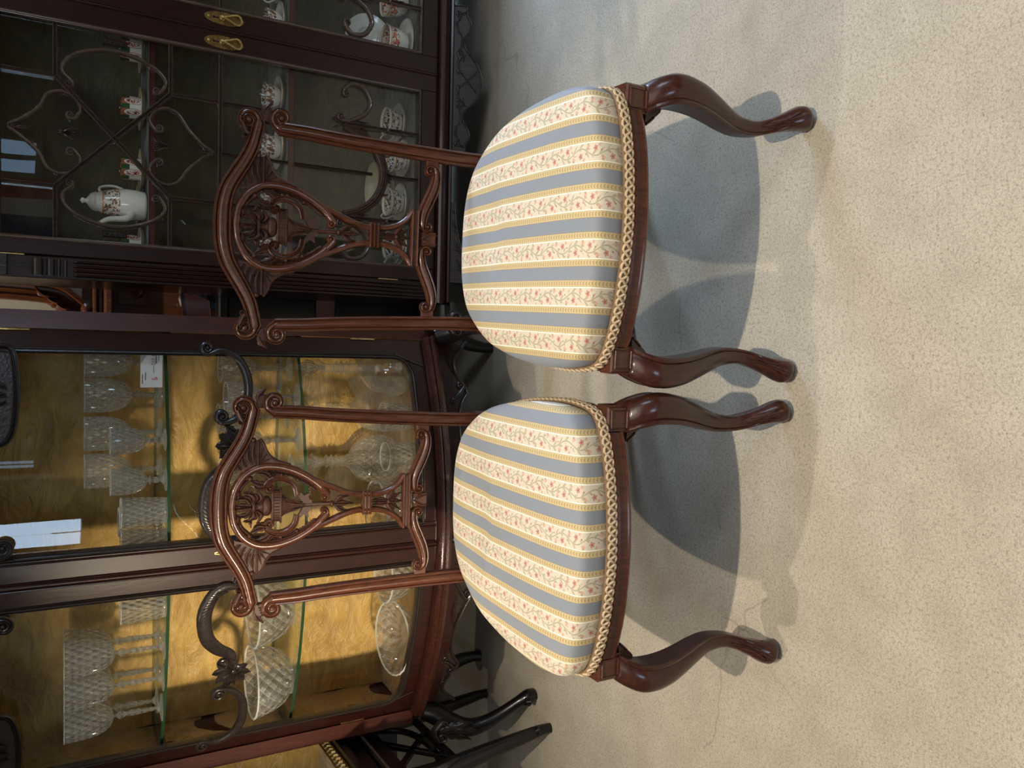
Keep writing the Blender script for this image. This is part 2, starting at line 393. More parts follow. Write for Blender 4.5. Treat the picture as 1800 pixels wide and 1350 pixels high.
def box(mb, T, u0, u1, v0, v1, w0, w1, b=.0015, mi=0):
    b = min(b, abs(u1 - u0) * .3, abs(v1 - v0) * .3, abs(w1 - w0) * .45)
    vs = [T(*p) for p in ((u0, v0, w0), (u1, v0, w0), (u1, v1, w0), (u0, v1, w0), (u0, v0, w1 - b), (u1, v0, w1 - b), (u1, v1, w1 - b), (u0, v1, w1 - b),
                          (u0 + b, v0 + b, w1), (u1 - b, v0 + b, w1), (u1 - b, v1 - b, w1), (u0 + b, v1 - b, w1))]
    fs = [[3, 2, 1, 0], [8, 9, 10, 11]] + [[k, (k + 1) % 4, 4 + (k + 1) % 4, 4 + k] for k in range(4)] + [[4 + k, 4 + (k + 1) % 4, 8 + (k + 1) % 4, 8 + k] for k in range(4)]
    return mb.add(vs, fs, mi)
def slab(mb, T, u0, u1, v0, v1, w0, w1, n=24, mi=0):
    """box subdivided along u, so that it follows a bowed front"""
    vs = []
    for i in range(n + 1):
        u = u0 + (u1 - u0) * i / n; vs += [T(u, v0, w0), T(u, v1, w0), T(u, v1, w1), T(u, v0, w1)]
    fs = [[i * 4 + k, i * 4 + (k + 1) % 4, i * 4 + 4 + (k + 1) % 4, i * 4 + 4 + k] for i in range(n) for k in range(4)] + [[0, 1, 2, 3], [n * 4 + 3, n * 4 + 2, n * 4 + 1, n * 4]]
    return mb.add(vs, fs, mi)
def poly(mb, T, out, w0, w1, inset=0, mi=0):
    n = len(out); vs = [T(u, v, w0) for u, v in out] + [T(u, v, w1) for u, v in out]
    return mb.add(vs, [list(range(n))[::-1], list(range(n, 2 * n))] + [[k, (k + 1) % n, n + (k + 1) % n, n + k] for k in range(n)], mi)
def tube(mb, pts, rad, seg=8, closed=False, mi=0, flat=1):
    P = [Vector(p) for p in pts]; N = len(P); vs = []; up = None
    for i, p in enumerate(P):
        a = P[(i - 1) % N] if (closed or i) else p; b = P[(i + 1) % N] if (closed or i < N - 1) else p
        t = (b - a).normalized()
        if up is None: up = Vector((0, 0, 1)) if abs(t.z) < .9 else Vector((0, 1, 0))
        s = t.cross(up).normalized(); up = s.cross(t).normalized(); r = rad(i / max(1, N - 1)) if callable(rad) else (rad[i] if isinstance(rad, (list, tuple)) else rad)
        for k in range(seg):
            an = 2 * pi * k / seg; vs.append(p + s * (cos(an) * r) + up * (sin(an) * r * flat))
    fs = [[i * seg + k, i * seg + (k + 1) % seg, ((i + 1) % N) * seg + (k + 1) % seg, ((i + 1) % N) * seg + k] for i in range(N if closed else N - 1) for k in range(seg)]
    if not closed: fs += [list(range(seg))[::-1], [(N - 1) * seg + k for k in range(seg)]]
    return mb.add(vs, fs, mi)
def lathe(mb, prof, c=(0, 0, 0), seg=28, mi=0, wav=None, cap=True):
    vs = []; n = len(prof)
    for i, (r, z) in enumerate(prof):
        for k in range(seg):
            a = 2 * pi * k / seg; rr = r * (1 + (wav(a, i) if wav else 0)); vs.append((c[0] + rr * cos(a), c[1] + rr * sin(a), c[2] + z))
    fs = [[i * seg + k, i * seg + (k + 1) % seg, (i + 1) * seg + (k + 1) % seg, (i + 1) * seg + k] for i in range(n - 1) for k in range(seg)]
    if cap: fs.append(list(range(seg))[::-1])
    return mb.add(vs, fs, mi)
def sweep(mb, path, prof, closed=False, mi=0):
    """path in plan (x, y); prof = (offset to the left-hand normal, z), absolute"""
    N = len(path); K = len(prof); vs = []
    for i, p in enumerate(path):
        a = path[(i - 1) % N] if (closed or i) else p; b = path[(i + 1) % N] if (closed or i < N - 1) else p
        tx, ty = b[0] - a[0], b[1] - a[1]; L = hypot(tx, ty) or 1
        for q, z in prof: vs.append((p[0] - ty / L * q, p[1] + tx / L * q, z))
    fs = [[i * K + k, i * K + (k + 1) % K, ((i + 1) % N) * K + (k + 1) % K, ((i + 1) % N) * K + k] for i in range(N if closed else N - 1) for k in range(K)]
    if not closed: fs += [list(range(K)), [(N - 1) * K + k for k in range(K)][::-1]]
    return mb.add(vs, fs, mi)

# ------------------------------------------------------------------ the room
X0, X1, Y0, Y1, ZC = -3.4, 3.7, -4.6, 3.5, 4.3
struct(box(MB(), IDT, X0, X1, Y0, Y1, -.1, 0, 0).build('floor', CONC))
struct(box(MB(), IDT, X0, X1, Y0, Y1, ZC, ZC + .1, 0).build('ceiling', CEIL))
struct(box(MB(), IDT, X0, X1, Y1, Y1 + .1, 0, ZC, 0).build('wall_back', WALLDARK))
struct(box(MB(), IDT, X0 - .1, X0, Y0, Y1, 0, ZC, 0).build('wall_left', PLASTER))
struct(box(MB(), IDT, X1, X1 + .1, Y0, Y1, 0, ZC, 0).build('wall_right', PLASTER))
struct(box(MB(), IDT, X0, X1, Y0 - .1, Y0, 0, ZC, 0).build('wall_front', PLASTER))
def window(name, T, u0, u1, v0, v1):
    o = struct(box(MB(), T, u0, u1, v0, v1, .002, .012, .001).build(name, SKYG))
    f = MB()
    for a in (u0 - .06, u1): box(f, T, a, a + .06, v0 - .06, v1 + .06, .001, .05)
    for b in (v0 - .06, v1): box(f, T, u0, u1, b, b + .06, .001, .05)
    box(f, T, (u0 + u1) / 2 - .02, (u0 + u1) / 2 + .02, v0, v1, .005, .04)
    f.build('window_frame', PLASTER, o)
TF = lambda u, v, w: (u, Y0 + w, v); TRW = lambda u, v, w: (X1 - w, u, v)
window('window_1', TF, -1.6, -.6, 1.22, 2.67)
window('window_2', TF, 1.55, 1.82, 1.62, 2.0)
window('added_window', TRW, -1.8, -.6, 2.5, 3.9)  # unseen, made up to go with the added side light
window('window_3', TRW, 2.35, 3.35, .45, 2.3)
fl = thing('tricolour_flag', 'hanging red, white and blue striped cloth flag on the wall facing the cabinets', 'flag', (1.2, Y0 + .03, 1.4))
for k, mt in enumerate((FLAGB, FLAGW, FLAGR)):
    pts = [(-.3 + .2 * k + .02 * j, .012 * sin((k * 10 + j) * .9)) for j in range(11)]
    sweep(MB(), pts, [(-.002, 0), (.002, 0), (.002, 1.0), (-.002, 1.0)]).build('stripe', mt, fl)

# ------------------------------------------------------------------ bow-fronted display cabinet (vitrine)
BOW = .17
bow = lambda u: -BOW * (1 - min(1.0, abs(u) / .6) ** 2)
VF = lambda u, v, w: (u, bow(u) - w, v)
V = thing('display_cabinet', 'large bow-fronted mahogany display cabinet with gold silk lining and two glazed doors', 'cabinet', (-.46, 2.372, 0), R(-4.5))
ZT = 1.78
def seq(a, b, n): return [a + (b - a) * k / n for k in range(n + 1)]
bowpath = [(u, bow(u)) for u in seq(-.6, .6, 36)]
def plan(mb, z0, z1, off=0, yb=.3, hw=.6, mi=0):
    f = [(u, bow(u) + off) for u in seq(-hw, hw, 36)]
    out = f + [(hw + .04, 0.0 + off), (hw + .04, yb), (-hw - .04, yb), (-hw - .04, 0.0 + off)]
    n = len(out); vs = [(x, y, z0) for x, y in out] + [(x, y, z1) for x, y in out]
    mb.add(vs, [list(range(n))[::-1], list(range(n, 2 * n))] + [[k, (k + 1) % n, n + (k + 1) % n, n + k] for k in range(n)], mi)
mb = MB(); plan(mb, .29, .366, .012); mb.build('base_frame', MAHOG, V)
mb = MB(); plan(mb, .366, .371, .03, .29, .58); mb.build('floor_lining', GOLD, V)
mb = MB(); plan(mb, 1.62, ZT, -.01); mb.build('cornice', MAHOG, V)
mb = MB(); box(mb, IDT, -.64, .64, .285, .30, .37, 1.62); mb.build('back_panel', MAHOG, V)
mb = MB()                                                    # silk on the back, gathered in soft folds
gx, gz = 60, 40
fold = lambda x, z: .0035 * sin(x * 37 + 3 * sin(z * 5)) * sin(z * 9 + x * 3) + .003 * sin(z * 23 + 4 * sin(x * 6))
vs = [(-.62 + 1.24 * i / gx, .277 + fold(-.62 + 1.24 * i / gx, .372 + 1.25 * j / gz), .372 + 1.25 * j / gz) for j in range(gz + 1) for i in range(gx + 1)]
mb.add(vs, [[j * (gx + 1) + i, j * (gx + 1) + i + 1, (j + 1) * (gx + 1) + i + 1, (j + 1) * (gx + 1) + i] for j in range(gz) for i in range(gx)]); mb.build('back_lining', GOLD, V)
for s in (-1, 1):
    mb = MB(); box(mb, IDT, s * .625, s * .645, .045, .3, .37, 1.62); mb.build('side_panel', REDPOST, V)
    mb = MB(); vs = []
    for j in range(31):
        for i in range(11):
            y = .045 + .235 * i / 10; z = .372 + 1.245 * j / 30; vs.append((s * (.621 - .003 * sin(z * 33 + 2 * sin(y * 20)) - .003 * sin(z * 11)), y, z))
    mb.add(vs, [[j * 11 + i, j * 11 + i + 1, (j + 1) * 11 + i + 1, (j + 1) * 11 + i] for j in range(30) for i in range(10)]); mb.build('side_lining', GOLD, V)
    mb = MB(); box(mb, IDT, s * .602, s * .648, 0, .045, .366, 1.62, .002); mb.build('corner_post', REDPOST, V)
mb = MB(); sweep(mb, bowpath, [(.02, .334), (-.018, .334), (-.03, .340), (-.034, .350), (-.026, .357), (-.03, .364), (-.022, .372), (-.008, .376), (.02, .376)]); mb.build('bottom_moulding', MOULDM, V)
mb = MB(); slab(mb, VF, -.6, .6, .29, .336, -.02, -.002, 30); mb.build('frieze', MAHOG, V)
def vdoor(s):
    T = VF if s > 0 else mirror(VF)
    mb = MB()
    slab(mb, T, .547, .599, .378, 1.62, -.028, -.004, 3); slab(mb, T, .003, .061, .378, 1.62, -.028, .0, 4)
    slab(mb, T, .061, .547, .378, .424, -.028, -.004, 14); slab(mb, T, .061, .547, 1.53, 1.62, -.028, -.004, 14)
    c = [(.547, .424), (.547, .48)] + [(.547 - .056 * (1 - cos(a)), .48 - .056 * sin(a)) for a in seq(0, pi / 2, 8)]
    poly(mb, T, c, -.026, -.005)
    d = mb.build('door', MAHOG, V)
    mb = MB(); pts = [(.547, 1.53)] + [(.547 - .056 * (1 - cos(a)), .48 - .056 * sin(a)) for a in seq(0, pi / 2, 8)] + [(u, .424) for u in seq(.46, .08, 14)] + [(.061, .424), (.061, .45), (.061, 1.53)] + [(u, 1.53) for u in seq(.1, .5, 12)]
    strip(mb, T, pts, .014, MLD, .010, .02, True); mb.build('glazing_bead', EBON, d)
    mb = MB(); n = 20; vs = []
    for i in range(n + 1):
        u = .055 + .498 * i / n; vs += [T(u, .42, -.02), T(u, 1.54, -.02)]
    mb.add(vs, [[2 * i, 2 * i + 2, 2 * i + 3, 2 * i + 1] for i in range(n)]); mb.build('glass_pane', PANE, d)
    TO = shift(T, 0, 0, .006)
    mb = MB(); scroll(mb, TO, [(.546, 1.008), (.556, .976), (.538, .94), (.505, .92), (.46, .914), (.41, .924), (.376, .952), (.366, .982)], lambda t: .014 + .011 * sin(pi * t), RND, .013, .006, (.018, -1), (.018, -1))
    mb.build('carved_scroll', EBON, d)
    mb = MB(); tw = lambda t: .014 + .024 * max(0, sin(pi * t)) ** .8
    scroll(mb, TO, [(.066, .955), (.062, .985), (.084, 1.014), (.135, 1.034), (.2, 1.026), (.238, .998), (.262, .962), (.284, .958)], tw, RND, .013, .006, (.015, -1), (.019, 1))
    pts = cr([(.07, .99), (.09, 1.014), (.135, 1.034), (.2, 1.026), (.238, .998), (.258, .968)], 6)
    for k in range(1, len(pts) - 1):                          # the spiral gadrooning along the scroll
        p = pts[k]; q = pts[k + 1]; a = atan2(q[1] - p[1], q[0] - p[0]) + .75
        strip(mb, shift(TO, 0, 0, .0075), [(p[0] - cos(a) * .014, p[1] - sin(a) * .014), p, (p[0] + cos(a) * .014, p[1] + sin(a) * .014)], [.004, .006, .004], RND, .006, .001)
    mb.build('gadrooned_scroll', EBON, d)
    mb = MB()
    for a, l, wd in ((-1.15, .048, .052), (-.6, .055, .054), (0, .056, .056), (.6, .055, .054), (1.15, .05, .05), (1.7, .045, .045)):
        leaf(mb, TO, (.308, .955), (.308 + sin(a) * l, .955 + cos(a) * l), wd, .013, 0, 2, .004, tip=.004)
    for a, l, wd in ((2.4, .04, .046), (3.1, .042, .046), (3.8, .04, .046)): leaf(mb, TO, (.318, .95), (.318 + sin(a) * l, .95 + cos(a) * l), wd, .012, 0, 2, .004)
    leaf(mb, TO, (.345, .955), (.362, .985), .02, .01); dome(mb, TO, .312, .955, .016, .014, .018); mb.build('shell_ornament', EBON, d)
    mb = MB(); up = [(.33, 1.56), (.33, 1.49), (.345, 1.468), (.385, 1.458), (.44, 1.455), (.5, 1.458), (.548, 1.468), (.556, 1.5), (.556, 1.56)]
    poly(mb, TO, cr(up, 4), -.004, .004); strip(mb, TO, cr(up, 5), .016, GRV, .014, .004)
    leaf(mb, TO, (.36, 1.53), (.43, 1.475), .035, .01, .2, 3, .004); leaf(mb, TO, (.53, 1.53), (.46, 1.475), .035, .01, -.2, 3, .004); leaf(mb, TO, (.445, 1.55), (.445, 1.475), .03, .012, 0, 3, .004)
    scroll(mb, TO, [(.33, 1.56), (.26, 1.535), (.19, 1.54), (.12, 1.53), (.078, 1.5), (.074, 1.48)], .018, GRV, .012, .006, None, (.019, 1)); mb.build('top_fretwork', EBON, d)
    for z in (.53, 1.43):
        mb = MB(); box(mb, T, .5965, .6005, z, z + .075, -.004, .0002, .0002); mb.build('hinge', BRASS, d)
    mb = MB(); strip(mb, T, [(.52, .38), (.53, .41), (.556, .47)], .0015, FLT, .0005, .004); mb.build('joint_line', ROD, d)
    if s > 0:
        mb = MB(); TT = shift(T, 0, 0, .001)
        for zz in (1.003, .965): leaf(mb, TT, (.03, .985), (.03, 1.015 if zz > .98 else .955), .02, .004, 0, 2)
        leaf(mb, TT, (.03, .985), (.012, .985), .014, .004, 0, 2); leaf(mb, TT, (.03, .985), (.048, .985), .014, .004, 0, 2); dome(mb, TT, .03, .985, .006, .008, .006); mb.build('keyhole_escutcheon', BRASS, d)
        mb = MB(); strip(mb, shift(T, 0, 0, .0), [(-.006, .38), (-.006, 1.62)], .022, MLD, .008, .004); strip(mb, T, [(.048, .38), (.048, 1.62)], .006, RND, .004, .002); mb.build('astragal', MAHOG, d)
vdoor(1); vdoor(-1)
# carved apron below the bow, with diaper-work and scrolls
low = [(0, .225), (.05, .235), (.085, .272), (.13, .262), (.17, .238), (.23, .262), (.3, .284), (.37, .282), (.41, .266), (.44, .244), (.47, .258), (.51, .276), (.55, .268), (.6, .215)]
lo = cr(low, 4); lo = [(-a, b) for a, b in lo[:0:-1]] + lo
mb = MB(); n = len(lo); vs = []
for u, v in lo: vs += [VF(u, v, -.024), VF(u, .335, -.024), VF(u, .335, -.008), VF(u, v, -.008)]
mb.add(vs, [[i * 4 + k, i * 4 + (k + 1) % 4, i * 4 + 4 + (k + 1) % 4, i * 4 + 4 + k] for i in range(n - 1) for k in range(4)] + [[0, 1, 2, 3], [n * 4 - 1, n * 4 - 2, n * 4 - 3, n * 4 - 4]])
mb.build('apron', EBON, V)
TA = shift(VF, 0, 0, -.008); mb = MB(); strip(mb, TA, lo, .011, RND, .011, .01); mb.build('apron_bead', EBON, V)
mb = MB()
for s in (-1, 1):
    T = TA if s > 0 else mirror(TA)
    for a, b in ((.24, .40), (.46, .58)):
        k = a
        while k < b:
            for d in (-1, 1): strip(mb, T, [(k, .29 if d > 0 else .33), (k + .02, .33 if d > 0 else .29)], .0028, RND, .003, .001)
            dome(mb, T, k + .01, .31 + .018, .003, .003, .003, n=6, rings=2); dome(mb, T, k, .31, .003, .003, .003, n=6, rings=2); k += .02
stuff(mb.build('diaper_lattice', EBON, V))
for s in (-1, 1):
    T = TA if s > 0 else mirror(TA); mb = MB()
    scroll(mb, T, [(.12, .315), (.16, .29), (.2, .262), (.19, .248)], .014, RND, .012, .004, (.012, -1), (.012, -1)); scroll(mb, T, [(.42, .3), (.435, .275), (.455, .256)], .012, RND, .012, .004, (.01, 1), (.012, 1))
    leaf(mb, T, (.08, .31), (.13, .255), .03, .01, -.2); leaf(mb, T, (.21, .3), (.3, .287), .022, .01, .1); leaf(mb, T, (.5, .27), (.56, .3), .024, .01, .15); leaf(mb, T, (.06, .245), (.1, .285), .02, .01)
    stuff(mb.build('apron_scroll', EBON, V))
mb = MB()
for a in (-.9, -.45, 0, .45, .9): leaf(mb, TA, (0, .325), (sin(a) * .075, .325 - cos(a) * .085), .034, .012, 0, 3, .002)
dome(mb, TA, 0, .32, .016, .012, .016); mb.build('apron_cartouche', EBON, V)
def vleg(s, front):
    mb = MB()
    if front: P = [(.612, .0, .325), (.628, -.02, .285), (.652, -.055, .245), (.662, -.078, .2), (.648, -.098, .15), (.612, -.122, .095), (.575, -.145, .05), (.558, -.158, .022), (.553, -.165, 0)]
    else: P = [(.6, .27, .325), (.615, .262, .28), (.625, .258, .22), (.61, .255, .15), (.585, .25, .08), (.575, .24, .03), (.575, .232, 0)]
    p = cr(P, 5); rr = cr([(.030,), (.034,), (.033,), (.029,), (.024,), (.0195,), (.019,), (.024,), (.018,)][:len(P)], 5)
    tube(mb, [(s * a, b, c) for a, b, c in p], [q[0] for q in rr], 12)
    o = mb.build('leg', BLACK, V)
    if front:
        mb = MB(); bx, by, bz = s * .566, -.17, .03
        lathe(mb, [(.001, -.018), (.012, -.014), (.018, 0), (.013, .013), (.001, .018)], (bx, by, bz), 14); mb.build('toe_scroll', BLACK, o)
        T = lambda u, v, w: (s * (.655 + u) + 0 * w, -.095 - w + .35 * (v - .25), v)
        mb = MB(); 
        for a, l in ((-.6, .1), (0, .13), (.6, .1)): leaf(mb, T, (0, .305), (sin(a) * l * .5, .305 - l), .04, .012, 0, 4)
        scroll(mb, T, [(-.03, .3), (.0, .318), (.025, .31)], .016, RND, .012, .006, (.012, 1), (.016, -1)); mb.build('knee_carving', EBON, o)
for s in (-1, 1): vleg(s, True); vleg(s, False)
# glass shelves
def vshelf(z):
    mb = MB(); f = [(u, bow(u) * .93 + .045) for u in seq(-.6, .6, 40)]; f = [p for p in f if p[1] < .2]; out = f + [(.6, .262), (-.6, .262)]; n = len(out)
    vs = [(x, y, z - .0085) for x, y in out] + [(x, y, z) for x, y in out]
    mb.add(vs, [list(range(n))[::-1], list(range(n, 2 * n))] + [[k, (k + 1) % n, n + (k + 1) % n, n + k] for k in range(n)]); mb.build('glass_shelf', SHELFG, V)
    for sx in (-1, 1):
        mb = MB(); box(mb, IDT, sx * .585, sx * .619, .06, .25, z - .022, z - .0095); mb.build('shelf_batten', MAHOG, V)
ZS1, ZS2, ZS0 = 1.12, .76, .372
vshelf(ZS1); vshelf(ZS2)

# ------------------------------------------------------------------ china cabinet with traceried doors
CW = 1.552; CU0 = -.095; CMID = .681
K = thing('china_cabinet', 'dark mahogany china cabinet with scrolled tracery over two glazed doors and brass drop handles', 'cabinet', (.389, 2.562, 0), R(-2.6))
CU1 = 2 * CMID - CU0; CD = .38
mb = MB(); box(mb, FRONT, CU0, CU1, .17, .222, -CD, -.002, .002); mb.build('plinth', MAHOG, K)
mb = MB(); box(mb, FRONT, CU0 + .02, CU1 - .02, .222, .286, -CD + .02, -.03); mb.build('floor_lining', OLIVE, K)
mb = MB(); box(mb, FRONT, CU0, CU1, .222, 1.66, -CD, -CD + .012); mb.build('back_panel', MAHOG, K)
mb = MB(); box(mb, FRONT, CU0 + .02, CU1 - .02, .286, 1.62, -CD + .013, -CD + .02); mb.build('back_lining', OLIVE, K)
for a in (CU0, CU1 - .02):
    mb = MB(); box(mb, FRONT, a, a + .02, .222, 1.62, -CD + .012, -.03); mb.build('side_panel', MAHOG, K)
mb = MB(); box(mb, FRONT, CU0 - .03, CU1 + .03, 1.62, 1.76, -CD, .04, .01); mb.build('cornice', MAHOG, K)
def mould(T, u0, u1, prof): 
    vs = []
    for u in (u0, u1): vs += [T(u, v, w) for w, v in prof]
    k = len(prof); return MB().add(vs, [[i, (i + 1) % k, k + (i + 1) % k, k + i] for i in range(k)] + [list(range(k)), list(range(2 * k - 1, k - 1, -1))])
mould(FRONT, CU0 - .01, CU1 + .01, [(-.01, .192), (.012, .192), (.018, .198), (.016, .204), (.024, .208), (.026, .216), (.02, .223), (-.01, .224)]).build('bottom_moulding', MOULDM, K)
mould(FRONT, CU0 - .005, CU1 + .005, [(-.01, .168), (.006, .168), (.01, .174), (.006, .18), (-.01, .18)]).build('plinth_moulding', MAHOG, K)
for s in (0, 1):
    T = FRONT if not s else mirror(FRONT, CMID)
    mb = MB(); box(mb, T, CU0, -.034, .224, 1.62, -.03, -.002); p = mb.build('pilaster', MAHOG, K)
    for k in range(4):
        mb = MB(); u = CU0 + .012 + k * .0125; strip(mb, T, [(u, .26), (u, 1.325)], .009, RND, .006, .003); dome(mb, T, u, 1.325, .0045, .008, .006, n=8); mb.build('reed', MAHOG, p)
    mb = MB()
    for z, hh, d in ((1.352, .010, .008), (1.368, .010, .009), (1.388, .022, .013), (1.42, .03, .018)):
        q = [(-.004, z - hh / 2)] + [(d * sin(a) - .002, z - hh / 2 * cos(a)) for a in seq(0.2, pi - .2, 6)] + [(-.004, z + hh / 2)]
        vs = []
        for u in (CU0 + .008, -.042): vs += [T(u, v, w) for w, v in q]
        kk = len(q); mb.add(vs, [[i, (i + 1) % kk, kk + (i + 1) % kk, kk + i] for i in range(kk)] + [list(range(kk)), list(range(2 * kk - 1, kk - 1, -1))])
    box(mb, T, CU0 + .002, -.036, 1.49, 1.53, -.002, .018); stuff(mb.build('capital_moulding', EBON, p))
    for z in (.36, 1.45):
        mb = MB(); box(mb, T, -.034, -.031, z, z + .07, -.004, .001, .0003); mb.build('hinge', BRASS, p)
def cdoor(s):
    T = FRONT if not s else mirror(FRONT, CMID)
    mb = MB(); W0, W1 = -.03, .0
    box(mb, T, -.030, .012, .226, 1.60, W0, W1); box(mb, T, .622, .6795, .226, 1.60, W0, W1); box(mb, T, .012, .622, .226, .284, W0, W1); box(mb, T, .012, .622, 1.512, 1.60, W0, W1)
    d = mb.build('door', MAHOG, K)
    mb = MB(); strip(mb, T, [(.015, .289), (.617, .289), (.617, 1.508), (.015, 1.508)], .012, MLD, .004, .012, True); mb.build('glazing_bead', ROD, d)
    mb = MB(); mb.add([T(.012, .286, -.018), T(.622, .286, -.018), T(.622, 1.51, -.018), T(.012, 1.51, -.018)], [[0, 1, 2, 3]]); mb.build('glass_pane', PANE, d)
    G = shift(T, 0, 0, -.014)
    def bar(pts, w=.0115, h=.013, prof=GRV): mb = MB(); strip(mb, G, pts, w, prof, h, .002); return mb
    def put(mb, nm='glazing_bar'): mb.build(nm, ROD, d)
    for uu in (.163, .467):
        put(bar([(uu, 1.505), (uu, 1.378)])); put(bar([(uu, 1.078), (uu, .945)])); put(bar([(uu, .935), (uu, .735)], .009))
    for v in (1.377, 1.081):
        put(bar([(.02, v), (.163, v)])); put(bar([(.467, v), (.612, v)]))
    put(bar([(.02, .94), (.612, .94)], .013)); put(bar([(.314, .935), (.314, .735)], .009)); put(bar([(.314, .715), (.314, .455)], .009))
    put(bar([(.163, 1.377), (.467, 1.081)], .013, .016)); put(bar([(.467, 1.377), (.163, 1.081)], .013, .0165))
    put(bar([(.314, .4), (.314, .292)], .010)); 
    for uu in (.163, .467):
        mb = bar([(uu, .56), (uu, .292)], .012); put(mb, 'spear_bar')
    def rod(tr, st, en, nm, w=.0105, h=.011):
        mb = MB(); scroll(mb, G, tr, w, RND, h, .002, st, en); mb.build(nm, ROD, d)
    for sg in (-1, 1):                                         # heart scrolls above and below the crossing
        X = lambda p: [(.3145 + sg * a, b) for a, b in p]
        rod(X([(.006, 1.484), (.02, 1.462), (.058, 1.418), (.1, 1.396), (.114, 1.36), (.098, 1.326), (.068, 1.314), (.044, 1.33)]), (.009, sg), (.012, -sg), 'heart_scroll')
        rod(X([(.005, .965), (.02, .99), (.058, 1.028), (.1, 1.058), (.112, 1.092), (.096, 1.126), (.068, 1.136), (.043, 1.12)]), (.009, -sg), (.012, sg), 'heart_scroll')
        rod(X([(.146, 1.336), (.172, 1.36), (.205, 1.348), (.234, 1.306), (.25, 1.238), (.242, 1.172), (.216, 1.115), (.184, 1.092), (.152, 1.108)]), (.011, -sg), (.011, -sg), 'side_scroll', .012, .013)
        mb = MB(); U = .3145 + sg * .272; box(mb, G, U - .009, U + .009, 1.196, 1.26, 0, .012, .004)
        for k in range(4): dome(mb, G, U, 1.206 + k * .0145, .005, .0055, .017, n=8)
        mb.build('beaded_clip', EBON, d)
        mb = MB(); scroll(mb, G, X([(.26, .555), (.286, .528), (.276, .486), (.236, .462), (.196, .48), (.166, .53), (.16, .56)]), .016, RND, .013, .003, (.012, sg), (.014, -sg))
        mb.build('lower_scroll', ROD, d)
        mb = MB(); c = .3145 + sg * .152
        leaf(mb, G, (c, .556), (c - .016, .59), .012, .012); leaf(mb, G, (c, .556), (c + .016, .59), .012, .012); leaf(mb, G, (c, .54), (c, .455), .02, .014); leaf(mb, G, (c - .012, .52), (c - .014, .46), .012, .012); leaf(mb, G, (c + .012, .52), (c + .014, .46), .012, .012)
        for k in (-1, 0, 1): leaf(mb, G, (c, .40), (c + .009 * k, .352), .012, .012)
        dome(mb, G, c, .402, .01, .007, .016); mb.build('spear_carving', ROD, d)
    for zz, sg in ((1.345, 1), (1.106, -1)):
        mb = MB()
        for a in (-.7, -.35, 0, .35, .7): leaf(mb, G, (.3145, zz + sg * .014), (.3145 + sin(a) * .03, zz - sg * cos(a) * .03), .013, .012)
        for a in (-.4, 0, .4): leaf(mb, G, (.3145, zz + sg * .006), (.3145 + sin(a) * .02, zz + sg * .026), .01, .01)
        mb.build('heart_palmette', ROD, d)
    for zz, sg in ((1.47, -1), (.975, 1)):
        mb = MB(); leaf(mb, G, (.3145, zz), (.3145, zz + sg * .035), .014, .012); leaf(mb, G, (.3145, zz - sg * .02), (.302, zz + sg * .012), .009, .01); leaf(mb, G, (.3145, zz - sg * .02), (.327, zz + sg * .012), .009, .01); mb.build('heart_tip', ROD, d)
    mb = MB(); arc = cr([(.168, .55), (.19, .49), (.24, .435), (.3145, .412), (.39, .435), (.44, .49), (.461, .55)], 6)
    strip(mb, G, arc, .03, [(-1, -1), (-1, .5), (-.8, .8), (-.6, .5), (-.34, .95), (-.1, .5), (.1, 1), (.34, .5), (.6, .8), (.8, .6), (1, .3), (1, -1)], .014, .003); mb.build('swag_arc', ROD, d)
    mb = MB()
    for a in (-.9, -.45, 0, .45, .9): leaf(mb, G, (.3145, .408), (.3145 + sin(a) * .03, .408 - cos(a) * .026), .014, .014)
    for q, b in ((.25, .415), (.379, .415)): leaf(mb, G, (q, b + .008), (q, b - .018), .014, .012)
    mb.build('swag_shell', ROD, d)
    c = .672 if False else .6455                               # oval brass plate, keyhole and drop handle
    mb = MB(); e = [(c + .019 * cos(a), .932 + .056 * sin(a)) for a in seq(0, 2 * pi, 40)[:-1]]
    poly(mb, T, e, .0, .003); pl = mb.build('handle_plate', BRASSD, d)
    mb = MB()
    for a in seq(0, 2 * pi, 46)[:-1]: dome(mb, T, c + .0185 * cos(a), .932 + .0555 * sin(a), .0024, .0024, .005, n=6, rings=2, w0=.001)
    for z in (.977,): dome(mb, T, c, z, .005, .005, .004, w0=.003, n=10)
    stuff(mb.build('bead_border', BRASS, pl))
    mb = MB(); disc(mb, T, c, .962, .0034, .0036, -.002, n=12); box(mb, T, c - .0015, c + .0015, .947, .962, .002, .0037, .0002); mb.build('keyhole', BLACK, pl)
    mb = MB(); lathe_pts = [(.001, 0), (.007, .001), (.008, .004), (.004, .008), (.005, .013), (.004, .017), (.0005, .019)]
    vs = []
    for r, z in lathe_pts:
        for k in range(12): vs.append(T(c + r * cos(k * pi / 6), .938 + r * sin(k * pi / 6), .003 + z))
    mb.add(vs, [[i * 12 + k, i * 12 + (k + 1) % 12, i * 12 + 12 + (k + 1) % 12, i * 12 + 12 + k] for i in range(6) for k in range(12)])
    loop = cr([(c, .934, .016), (c - .007, .918, .014), (c - .014, .9, .011), (c - .012, .888, .009), (c, .882, .009), (c + .012, .888, .009), (c + .014, .9, .011), (c + .007, .918, .014)], 5, True)
    tube(mb, [T(*p) for p in loop], .0033, 8, True); mb.build('drop_handle', BRASS, pl)
cdoor(0); cdoor(1)
mb = MB(); strip(mb, FRONT, [(CMID, .228), (CMID, 1.6)], .012, MLD, .004, .004); mb.build('meeting_bead', MAHOG, K)
